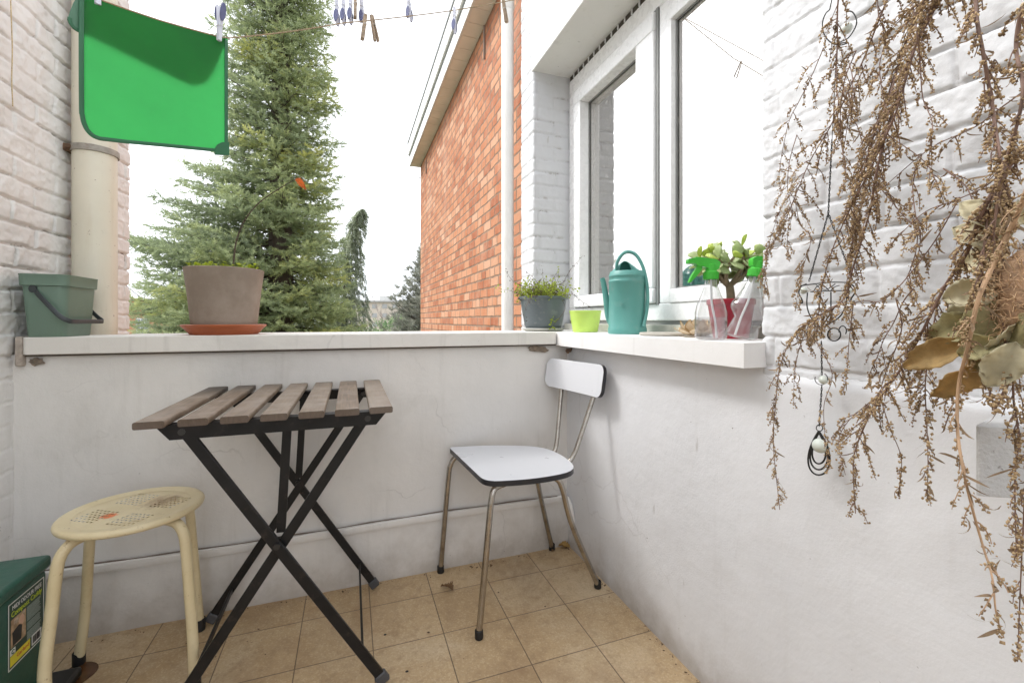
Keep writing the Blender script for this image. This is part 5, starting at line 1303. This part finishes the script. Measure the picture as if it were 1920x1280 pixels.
# houses far behind; pale base colours stand in for the fade of sky glare
m_win = M('far_window', (.30,.32,.34), .3, bump=0); m_wfr = M('far_window_frame', (.78,.77,.75), .5, bump=0)
oh = gp(268, 34); H1 = thing('orange_house', 'flat roofed orange house with a white framed window, left behind the spruce', 'house', oh)
er_ = np.array([_c, -_s, 0]); ef = np.array([_s, _c, 0])
def obox(mb, o, x0, x1, y0, y1, z0, z1): mb.box(np.array([o[0],o[1],0]) + er_*(x0+x1)/2 + ef*(y0+y1)/2 + np.array([0,0,(z0+z1)/2]), (x1-x0, y1-y0, z1-z0), np.array([er_, ef, [0,0,1]]).T)
m_or = M('orange_render', (.52,.26,.15), .8, var=.08, bump=0); px_ = 34/CF
mb = MB(); obox(mb, oh, -6, 16*px_, 0, 7, -3.5, .93+36*px_); part('wall', mb, m_or, H1, W=True, sm=False)
mb = MB(); obox(mb, oh, -6.1, 17*px_, -.1, 7.1, .93+36*px_, .93+39*px_); part('roof', mb, M('far_roof', (.22,.21,.20), .8, bump=0), H1, W=True, sm=False)
mb = MB(); obox(mb, oh, -12*px_, 12*px_, -.06, .02, -1.2, .93+4*px_); wf = part('window', mb, m_wfr, H1, W=True, sm=False)
for a in (-10, -2, 5): mb = MB(); obox(mb, oh, a*px_, (a+5.5)*px_, -.09, -.061, -1.1, .93+2*px_); part('pane', mb, m_win, wf, W=True, sm=False)
mb = MB(); obox(mb, oh, -14*px_, -6*px_, 1, 1.6, .93+39*px_, .93+42*px_); part('roof_box', mb, m_win, H1, W=True, sm=False)
ch = gp(312, 46); H2 = thing('pale_house', 'low whitish house seen between the orange house and the spruce branches', 'house', ch); px_ = 46/CF
mb = MB(); obox(mb, ch, -26*px_, 60*px_, 0, 8, -3.5, .93+10*px_); part('wall', mb, M('pale_render', (.70,.68,.66), .8, bump=0), H2, W=True, sm=False)
mb = MB(); obox(mb, ch, -27*px_, 61*px_, -.2, 8.2, .93+10*px_, .93+14*px_); part('roof', mb, M('pale_roof', (.55,.54,.53), .8, bump=0), H2, W=True, sm=False)
fb_ = gp(722, 95); H3 = thing('far_building', 'long pale beige building with a roof box, far off in the gap between the trees', 'building', fb_); px_ = 95/CF
mb = MB(); obox(mb, fb_, -75*px_, 90*px_, 0, 14, -3.5, .93+34*px_); part('wall', mb, M('far_beige', (.62,.54,.46), .9, bump=0), H3, W=True, sm=False)
mb = MB(); obox(mb, fb_, -77*px_, 92*px_, -.5, 14, .93+34*px_, .93+37*px_); part('roof', mb, M('far_grey_roof', (.50,.49,.48), .8, bump=0), H3, W=True, sm=False)
mb = MB(); obox(mb, fb_, -16*px_, 3*px_, 2, 8, .93+37*px_, .93+46*px_); part('roof_box', mb, M('far_grey_box', (.52,.52,.50), .8, bump=0), H3, W=True, sm=False)
for i in range(8):
    for j in range(3):
        mb = MB(); x = (-62+i*19)*px_; z = .93+(22-j*17)*px_; obox(mb, fb_, x, x+9*px_, -.08, .02, z, z+8*px_); part('window', mb, M('far_pane', (.40,.40,.40), .5, bump=0) if i+j == 0 else bpy.data.materials['far_pane'], H3, W=True, sm=False)
# overhead cable from the left house
mb = MB(); a = atD(215, 515, 20); b = atD(300, 583, 30); mb.tube(sag(a, b, .12, 12) + [b], .018, 5)
o = part('overhead_cable', mb, m_blk); tag(o, 'dark overhead cable slanting down behind the left brick wall', 'cable', kind='thing')
# far belt of trees along the horizon
rng = np.random.default_rng(31); n = 9000; az = rng.uniform(-1.1, 1.0, n); dd = rng.uniform(150, 190, n); hh = 2.6+2.2*vnoise(az*30, az*0)+1.5*vnoise(az*90, az*0+4)
P = np.c_[np.sin(az)*dd, np.cos(az)*dd, -3.5+rng.random(n)**.8*(hh+4.5)]; D = rng.normal(size=(n,3)); D[:,2] = abs(D[:,2]); D /= np.linalg.norm(D, axis=1)[:,None]
V, F, C = shoots_mesh(P, D, np.full(n, 1.0), rng.normal(.5,.2,n), nn=5, nl=1.2, nw=.8, rng=rng); hT = thing('far_trees', None, None, (0,0,0)); ob = big_mesh('far_trees', V, F, C, foliage_mat('far_foliage', [(0,(.15,.17,.14)),(1,(.26,.27,.22))]), hT); ob.parent = None; bpy.data.objects.remove(hT); ob.name = 'far_trees'; ob['kind'] = 'stuff'
# ================================================================== DRIED BUNCH, FLOWER HEAD, WIND CHIME
m_stem = M('mugwort_stem', (.18,.105,.075), .6, var=.35, vs=40, bump=.2, bs=200)
m_stemt = M('tan_stem', (.42,.27,.16), .65, var=.25, vs=40, bump=.2, bs=200)
def seed_mat():
    t = NT('dry_seed_heads'); a = t.attr('tint'); sep = t.n('ShaderNodeSeparateColor'); t.l(a.outputs['Color'], sep.inputs[0])
    c = t.ramp(sep.outputs[0], [(0,(.14,.09,.05)),(.4,(.34,.235,.13)),(.75,(.52,.375,.215)),(1,(.62,.50,.33))])
    return t.done(t.pbsdf(c, .85, 0, None, .2))
m_seed = seed_mat()
m_iron = M('black_iron', (.022,.021,.020), .45, .3, var=.3, bump=.1)
DB = thing('dried_mugwort', 'big upside down bunch of dried brown mugwort stems hanging before the white brick wall', 'dried plant', (.74, .50, 1.75))
rr = np.random.default_rng(77)
octv = np.array([[1,0,0],[0,1,0],[-1,0,0],[0,-1,0],[0,0,1.5],[0,0,-1.3]]); octf = np.array([[0,1,4],[1,2,4],[2,3,4],[3,0,4],[1,0,5],[2,1,5],[3,2,5],[0,3,5]])
class Blobs:
    def __init__(s): s.p = []; s.r = []; s.t = []; s.d = []
    def add(s, p, r_, t, d=None): s.p.append(p); s.r.append(r_); s.t.append(t); s.d.append(d if d is not None else (0,0,0))
    def mesh(s, rng):
        P = np.array(s.p); n = len(P); r_ = np.array(s.r); A = rng.normal(size=(n,3)); A += np.array([0,0,-1.2]); A /= np.linalg.norm(A, axis=1)[:,None]; B = np.cross(A, rng.normal(size=(n,3))); B /= np.linalg.norm(B, axis=1)[:,None]; C_ = np.cross(A, B)
        o = octv[None]*rng.uniform(.7,1.25,(n,6,1))
        V = P[:,None] + (o[:,:,0:1]*B[:,None] + o[:,:,1:2]*C_[:,None] + o[:,:,2:3]*A[:,None])*r_[:,None,None]
        F = (octf[None] + (np.arange(n)*6)[:,None,None]).reshape(-1,3); t = np.clip(np.repeat(np.array(s.t), 6) + rng.normal(0,.10,n*6), 0, 1)
        return V.reshape(-1,3), F, t
def plX(x): return .800 - .13*(x-1450)/450
def wp_(x, y, off=0): X_ = plX(x)+off; return atX(x, y, X_)
def curl_leaf(mb, p, d, L, w_, rng):
    d = d/np.linalg.norm(d); sd = np.cross(d, rng.normal(size=3)); sd /= np.linalg.norm(sd); n2 = np.cross(d, sd); a = 0; q = p.copy(); Vs = []; k = rng.uniform(-.55,.55)
    for i in range(6):
        t = i/5; ww = w_*math.sin(math.pi*min(.97, t*.85+.12)); Vs += [q+sd*ww, q-sd*ww]; a += k; q = q + (d*math.cos(a)+n2*math.sin(a))*L/5
    mb.add(Vs, [(2*i,2*i+1,2*i+3,2*i+2) for i in range(5)])
def strand(px, r0, r1, off=0, tw=1., twL=46, start=0., tip=.25, mat=None, leaves=.5, seedk=1.):
    """one stem traced as a 3-D curve, with drooping side sprays of seed heads and curled leaves"""
    if px[0][1] < -30:
        x0 = px[0][0]; px = [(1745+(x0-1745)*.10, -430), (1745+(x0-1745)*.55, -230)] + list(px)
    pts = smooth([wp_(x, y, off + .012*math.sin(i*1.7+off*90)) for i, (x, y) in enumerate(px)], 9); n = len(pts)
    st = MB(); st.tube(pts, np.linspace(r0, r1, n)*.68, 7); bl = Blobs(); lf = MB(); G = np.gradient(pts, axis=0)
    seg = np.linalg.norm(np.diff(pts, axis=0), axis=1); s_ = np.r_[0, np.cumsum(seg)]; Ltot = s_[-1]; s0 = start*Ltot
    while s0 < Ltot*.985:
        i = min(n-2, np.searchsorted(s_, s0)); p = pts[i]; d = G[i]/np.linalg.norm(G[i]); dep = p[0]*_s + p[1]*_c; m_px = dep/CF; fr = s0/Ltot
        # side spray
        if rr.random() < .95:
            sd = np.array([rr.normal(0,.35), 0, 0]) + rr.choice([-1,1])*(er_*rr.uniform(.4,1) ) + d*rr.uniform(.3,1.0); sd /= np.linalg.norm(sd); L = twL*m_px*rr.uniform(.35,1.45)*(1 if fr < 1-tip else .45); q = p.copy(); tw_ = [q.copy()]; m = 7
            for k in range(m): sd = sd + np.array([0,0,-.22]) + rr.normal(0,.10,3); sd /= np.linalg.norm(sd); q = q + sd*L/m; tw_.append(q.copy())
            st.tube(tw_, np.linspace(min(r1*1.1,.0009), .0004, m+1), 4, cap=False); tt = rr.normal(.5,.16)
            sp_ = .0043; ns = int(L/sp_*2.6*seedk)
            for k in range(ns):
                u = rr.uniform(.18, 1.0)*m; a = int(min(m-1, u)); c = tw_[a] + (tw_[a+1]-tw_[a])*(u-a); bl.add(c + rr.normal(0, .0017, 3), rr.uniform(.0009,.0019), tt)
            if rr.random() < leaves: curl_leaf(lf, tw_[rr.integers(0,5)], rr.normal(0,.6,3) + np.array([0,0,-.8]), rr.uniform(.014,.030), rr.uniform(.0007,.0018), rr)
        s0 += 13*m_px*rr.uniform(.5,1.5)/tw
    # terminal spike
    i0 = int(n*(1-tip))
    for k in range(int(tip*Ltot/.0024*seedk)):
        u = rr.uniform(i0, n-1.01); a = int(u); c = pts[a] + (pts[a+1]-pts[a])*(u-a); bl.add(c + rr.normal(0,.0023,3), rr.uniform(.0011,.0022), rr.normal(.52,.16))
    so_ = part('stem', st, mat or m_stem, DB, W=True)
    V, F, C = bl.mesh(rr); sh = big_mesh('seed_heads', V, F, C, m_seed, DB); sh.parent = so_
    if lf.n: part('curled_leaves', lf, m_cleaf, so_, W=True, ang=180)
m_cleaf = leaf_mat('curled_dry_leaf', (.24,.165,.10), .2, 90, .35)
strand([(1592,-60),(1572,0),(1570,80),(1568,160),(1572,195),(1558,235),(1520,300),(1490,370),(1468,425),(1440,480),(1432,560)], .0022, .0008, .01, 1.1, 60)
strand([(1680,-50),(1660,8),(1645,45),(1620,110),(1600,150),(1575,205),(1545,262),(1530,330)], .0024, .0010, -.01, .6, 52, tip=.12)
strand([(1765,-60),(1735,0),(1700,75),(1680,140),(1665,190),(1640,250),(1620,320),(1600,400),(1598,470),(1590,560)], .0030, .0012, 0, 1.05, 70)
strand([(1775,-40),(1750,20),(1715,90),(1690,175),(1672,215),(1655,275),(1640,340),(1630,400),(1600,500),(1578,565),(1520,600),(1482,640),(1462,690),(1455,750),(1450,830),(1462,955)], .0034, .0009, -.02, 1.15, 54, tip=.30)
strand([(1760,-60),(1722,20),(1692,100),(1668,170),(1650,240),(1632,330),(1612,400),(1605,480)], .0026, .0010, .02, 1.0, 70)
strand([(1800,-60),(1752,10),(1712,100),(1680,210),(1640,300),(1590,400),(1560,470),(1540,545),(1530,640)], .0024, .0009, -.035, 1.2, 60)
strand([(1838,-60),(1830,0),(1832,40),(1845,110),(1858,185),(1868,250),(1878,310),(1890,380),(1880,470),(1868,560)], .0034, .0016, -.03, .95, 56)
strand([(1935,-40),(1915,20),(1905,90),(1918,170),(1900,260),(1880,330),(1872,400)], .0034, .0016, -.05, 1.0, 50)
strand([(1935,160),(1880,200),(1825,240),(1745,278),(1672,338),(1600,402)], .0013, .0006, .02, .35, 44, tip=.06)
strand([(1940,255),(1860,340),(1800,372),(1728,402),(1660,470)], .0013, .0006, 0, .55, 54, tip=.1)
strand([(1900,300),(1862,360),(1836,410),(1815,470),(1770,540),(1730,620),(1690,690),(1642,758),(1612,820),(1600,870),(1604,962)], .0036, .0009, -.05, 1.1, 62, tip=.22)
strand([(1935,330),(1915,385),(1870,480),(1835,560),(1815,650),(1798,720),(1795,800),(1806,880),(1825,960),(1845,1030),(1860,1080),(1868,1150),(1882,1195)], .0036, .0008, -.08, .55, 40, tip=.10, mat=m_stemt, leaves=.9, seedk=.8)
strand([(1800,370),(1740,470),(1660,560),(1600,570),(1510,640)], .0012, .0006, .02, .55, 48, tip=.12)
strand([(1680,560),(1690,620),(1660,700),(1652,742),(1668,800),(1690,860),(1684,930)], .0012, .0006, -.02, .7, 34, tip=.5)
strand([(1760,560),(1745,640),(1735,720),(1738,800),(1740,870),(1738,940)], .0013, .0006, -.03, .9, 42, tip=.5)
strand([(1690,690),(1640,745),(1590,790),(1572,830),(1585,890)], .0010, .0006, -.03, .9, 36, tip=.35)
strand([(1530,640),(1560,700),(1545,760),(1548,830),(1556,880)], .0010, .0005, .012, .8, 26, tip=.4)
strand([(1600,570),(1592,640),(1588,700),(1580,740)], .0010, .0005, .0, .9, 34, tip=.5)
strand([(1520,600),(1500,650),(1490,700),(1488,760)], .0010, .0005, .0, .9, 36, tip=.3)
strand([(1640,340),(1690,400),(1720,440),(1700,520),(1655,560)], .0012, .0006, .02, .6, 46, tip=.15)
strand([(1660,250),(1730,300),(1755,340),(1770,380)], .0010, .0005, .01, .6, 40, tip=.25)
strand([(1935,400),(1925,520),(1905,640),(1900,740),(1910,820),(1903,900),(1906,1045)], .0022, .0008, .02, 1.1, 46, tip=.35)
strand([(1945,800),(1925,900),(1918,1000),(1912,1130),(1908,1240)], .0014, .0007, .03, .6, 34, tip=.28)
strand([(1870,330),(1850,420),(1840,520),(1830,600),(1850,700),(1865,770)], .0018, .0008, -.055, 1.5, 46)
strand([(1905,240),(1880,330),(1862,450),(1868,540),(1885,640),(1880,760)], .0022, .0009, -.045, 1.5, 46)
strand([(1500,340),(1470,380),(1450,430),(1436,480)], .0010, .0005, .012, 1.0, 34, tip=.3)
strand([(1490,372),(1500,420),(1520,450),(1500,520),(1492,580)], .0010, .0005, .01, .8, 36, tip=.35)

for k_ in range(14):
    x, y = (rr.uniform(1480, 1900), rr.uniform(-30, 330)) if k_ < 11 else (rr.uniform(1640, 1900), rr.uniform(480, 640)); p_ = [(x, y)]; dx, dy = rr.uniform(-36, 26), rr.uniform(34, 60)
    for q_ in range(rr.integers(4, 8)): x += dx + rr.normal(0, 10); y += dy + rr.normal(0, 8); dx *= .72; p_.append((x, y))
    strand(p_, .0012, .0006, rr.uniform(-.045, .03), .65, 44, tip=.3, leaves=.6)
kp = wp_(1745, -425, -.01); mb = MB(); mb.lathe([(0,-.022),(.017,-.020),(.020,0),(.017,.020),(0,.022)], c=kp, seg=16); part('string_tie', mb, m_line, DB, W=True)
mb = MB(); mb.tube(smooth([kp+[0,0,.015], kp+[.01,0,.045], kp+[.03,0,.055], np.array([.853, kp[1], kp[2]+.05])], 6), .0025, 8); part('wall_hook', mb, m_iron, DB, W=True)
# ---- dried flower head with big bracts and brown fibre
FH = thing('dried_flower_head', 'dried flower head of big olive and tan leaves round brown fibre, among the hanging stems', 'dried flower', tuple(atX(1890, 560, .665)))
def bract(pa, pb, W_, off, seed, mat, curl=.25, roll=0):
    a = atX(*pa, .665+off); b = atX(*pb, .665+off); L = np.linalg.norm(b-a); lf = leaf_mesh(L, L*W_, curl, .12, n=18, m=9, seed=seed, twist=.35)
    V = np.concatenate(lf.v); F4 = np.array(frame(a, b-a, np.cross(b-a, ray(1800, 560)))); Rr = np.array(Matrix.Rotation(roll, 3, 'X')); lf.v = [(V @ Rr.T) @ F4[:3,:3].T + a]
    part('bract', lf, mat, FH, W=True, ang=180, solid=.0006)
mo, mt_, mp = leaf_mat('olive_bract', (.47,.42,.23), .35, 45, .35), leaf_mat('tan_orange_bract', (.55,.38,.17), .35, 40, .3), leaf_mat('pale_bract', (.68,.62,.44), .35, 30, .2)
bract((1830,640),(1694,690), .42, .0, 1, mt_, .18, .2); bract((1850,655),(1745,742), .40, -.01, 2, mt_, .2, -.5); bract((1860,600),(1740,640), .55, .01, 3, mo, .25, .3)
bract((1880,560),(1776,600), .70, .018, 4, mp, .25, 0); bract((1890,480),(1800,505), .75, .02, 5, mp, .25, .3); bract((1905,430),(1816,455), .75, .015, 6, mp, .2, -.2)
bract((1900,560),(1840,700), .62, -.012, 7, mo, .25, .2); bract((1915,600),(1862,690), .7, -.02, 8, mp, .25, -.3); bract((1925,420),(1850,395), .7, .0, 9, mp, .2, .1)
for k_, (pa_, pb_) in enumerate((((1878,470),(1786,428)), ((1885,525),(1768,560)), ((1870,430),(1800,380)), ((1880,640),(1800,668)), ((1905,640),(1850,725)))): bract(pa_, pb_, (.62,.6,.6,.7,.6)[k_], -.012-.006*k_, 20+k_, (mp, mp, mp, mo, mp)[k_], .2, (.2,-.2,.1,.3,-.1)[k_])
fm = MB(); c0 = atX(1916, 565, .655)
for i in range(900):
    u = rr.normal(size=3); u /= np.linalg.norm(u); s0 = np.array([.020,.020,.058])*rr.uniform(.5,1); p = c0 + u*s0*rr.random()**.3; d = u*.7 + rr.normal(0,.4,3); pts = [p]
    for k in range(4): d = d + rr.normal(0,.45,3); d /= np.linalg.norm(d); p = p + d*.0075; pts.append(p)
    fm.tube(pts, .00035, 3, cap=False)
part('fibre_tuft', fm, M('brown_fibre', (.58,.39,.23), .8, var=.4, vs=90, bump=0), FH, W=True)
mb = MB(); mb.lathe([(0,-.052),(.010,-.044),(.019,-.02),(.021,.015),(.016,.04),(0,.055)], c=c0, seg=18); part('core', mb, M('brown_core', (.40,.26,.16), .9, var=.4, vs=120, bump=1, bs=200), FH, W=True)

# ---- wrought iron wind chime
WCX = .812
WM = thing('wind_chime', 'black wrought iron wind chime with chains, scrolls, glass beads and teardrop rings', 'wind chime', tuple(atX(1540, 560, WCX)))
m_bead = M('clear_glass_bead', (.62,.66,.60), .08, bump=0)
wx = lambda x, y, o=0: atX(x, y, WCX+o)
def wire(px, r_, name, par_=WM, closed=False, n=8):
    mb = MB(); q = [wx(x, y) for x, y in px]; q = smooth(q, n) if not closed else q; mb.tube(q, r_, 6, closed=closed); return part(name, mb, m_iron, par_, W=True)
ell = lambda cx, cy, rx, ry, a0=0, a1=360, n=30: [(cx+rx*math.cos(R(a)), cy+ry*math.sin(R(a))) for a in np.linspace(a0, a1, n)]
wire([(1600,-150),(1588,-90),(1575,-40),(1560,0)] + ell(1574, 48, 32, 37, -110, -300, 14)[1:] + [(1566,82),(1590,72),(1606,45),(1600,25),(1588,20)], .0011, 'top_hook', n=4)
def bead(x, y, r_, name='bead'):
    mb = MB(); k = r_*(np.linalg.norm(wx(x+1, y)-wx(x, y))); mb.lathe([(k*math.sin(t), -k*math.cos(t)) for t in np.linspace(0, math.pi, 12)], c=wx(x, y), seg=20); return part(name, mb, m_bead, WM, W=True, ang=180)
bead(1587, 54, 9); bead(1507, 545, 6); bead(1592, 545, 6); bead(1544, 712, 8)
wire([(1573,70),(1566,140),(1563,210),(1560,262)], .0007, 'hanging_wire')
def chain(a, b):
    A, B = wx(*a), wx(*b); L = np.linalg.norm(B-A); d = (B-A)/L; n = max(2, int(L/.0050)); mb = MB(); s1 = np.cross(d, [1,0,0]); s1 /= np.linalg.norm(s1); s2 = np.cross(d, s1)
    for k in range(n):
        c = A + d*L*(k+.5)/n; sd = s1 if k % 2 else s2; sd = (sd*1.0 + (s2 if k % 2 else s1)*.45); sd /= np.linalg.norm(sd)
        mb.tube([c + d*.0038*math.cos(t) + sd*.0021*math.sin(t) for t in np.linspace(0, 2*np.pi, 10, endpoint=False)], .00062, 5, closed=True)
    part('chain', mb, m_iron, WM, W=True)
chain((1560,262),(1553,400)); chain((1553,400),(1517,527)); chain((1553,400),(1598,522)); chain((1540,640),(1541,702)); chain((1541,722),(1536,798))
wire([(1500,536),(1520,533),(1560,529),(1600,530)], .0012, 'top_bar'); wire([(1520,547),(1560,545),(1592,545)], .0012, 'lower_bar')
wire([(1512,532),(1501,538),(1498,550),(1504,562),(1504,568),(1499,566)], .0012, 'end_scroll'); wire([(1588,530),(1600,536),(1603,548),(1596,560),(1597,568),(1602,564)], .0012, 'end_scroll')
wire([(1526,545),(1531,538),(1540,533),(1548,538),(1556,545),(1565,538),(1574,535)], .0008, 'scroll_infill'); wire([(1530,534),(1538,540),(1548,543),(1558,538),(1566,532)], .0008, 'scroll_infill')
for pth in ([(1514,548),(1513,572),(1519,592),(1532,608),(1540,614)], [(1588,548),(1586,572),(1574,594),(1552,608),(1540,614)], [(1536,548),(1536,585)], [(1558,547),(1558,600)], [(1548,570),(1540,612)], [(1565,575),(1541,612)]): wire(pth, .0012, 'frame_bar')
wire(ell(1527, 626, 14, 13, 60, 400), .0011, 'ring_scroll', n=2); wire(ell(1564, 627, 12, 12, 130, 500), .0011, 'ring_scroll', n=2); wire(ell(1580, 620, 7, 9, -200, 40), .0010, 'ring_scroll', n=2)
wire(ell(1540, 710, 12, 11, -60, 200, 16), .0007, 'bead_wire', n=2); wire(ell(1536.5, 802, 6, 6, 0, 348, 18), .0009, 'link_ring', closed=True)
for hw_, bt_, top_ in ((24, 890, 808), (19.5, 880, 809), (15, 869, 811)):
    pts_ = []
    for t in np.linspace(0, 2*math.pi, 34, endpoint=False):
        f = (1-math.cos(t))/2; pts_.append((1535.5 + hw_*math.sin(t)*math.sin(t/2)**.9*1.08, top_ + (bt_-top_)*f))
    wire(pts_, .0016, 'teardrop_ring', closed=True)
bead(1538, 835, 13, 'glass_drop'); wire(ell(1538, 838, 15, 8, -10, 190, 16), .0007, 'drop_wire', n=2); wire(ell(1538, 832, 14, 6, -10, 190, 16), .0007, 'drop_wire', n=2)
EXPO=1.1
# ================================================================== LIGHT, SKY, CAMERA
w = bpy.data.worlds.new("World"); SC.world = w; w.use_nodes = True
nt = w.node_tree; nt.nodes.clear()
SUN_EL, SUN_AZ = 50, -62      # azimuth from +Y towards +X
sk = nt.nodes.new('ShaderNodeTexSky'); sk.sky_type = 'NISHITA'; sk.sun_disc = False
sk.sun_elevation = R(SUN_EL); sk.sun_rotation = R(SUN_AZ); sk.air_density = 1.0; sk.dust_density = 6; sk.ozone_density = 1
hs = nt.nodes.new('ShaderNodeHueSaturation'); hs.inputs['Saturation'].default_value = .10
mxw = nt.nodes.new('ShaderNodeMix'); mxw.data_type = 'RGBA'; mxw.inputs[0].default_value = .55; mxw.inputs[7].default_value = (10.2, 10.7, 11.5, 1)
bgn = nt.nodes.new('ShaderNodeBackground'); bgn.inputs['Strength'].default_value = .12
wo = nt.nodes.new('ShaderNodeOutputWorld')
nt.links.new(sk.outputs[0], hs.inputs['Color']); nt.links.new(hs.outputs[0], mxw.inputs[6]); nt.links.new(mxw.outputs[2], bgn.inputs['Color']); nt.links.new(bgn.outputs[0], wo.inputs[0])
sl = bpy.data.lights.new('sun', 'SUN'); sl.energy = 1.2; sl.angle = R(18); sl.color = (1, .98, .95)
so = bpy.data.objects.new('sun', sl); COL.objects.link(so)
dv = Vector((math.sin(R(SUN_AZ))*math.cos(R(SUN_EL)), math.cos(R(SUN_AZ))*math.cos(R(SUN_EL)), math.sin(R(SUN_EL))))
so.rotation_euler = dv.to_track_quat('Z', 'Y').to_euler(); so.location = dv*30
cam = bpy.data.cameras.new('camera'); co = bpy.data.objects.new('camera', cam); COL.objects.link(co)
cam.sensor_width = 36; cam.lens = CF/1920*36; cam.shift_y = -(640-CH)/1920; cam.clip_start = .02; cam.clip_end = 2000
co.location = (0, 0, CAMZ); co.rotation_euler = (R(90), 0, -CY)
SC.camera = co
SC.render.resolution_x = 1024; SC.render.resolution_y = 682
vs = SC.view_settings; vs.view_transform = 'Standard'; vs.look = 'None'; vs.exposure = EXPO; vs.gamma = 1
SC.render.engine = 'CYCLES'
SC.cycles.max_bounces = 10; SC.cycles.diffuse_bounces = 5; SC.cycles.transparent_max_bounces = 24; SC.cycles.transmission_bounces = 12
SC.cycles.use_denoising = True
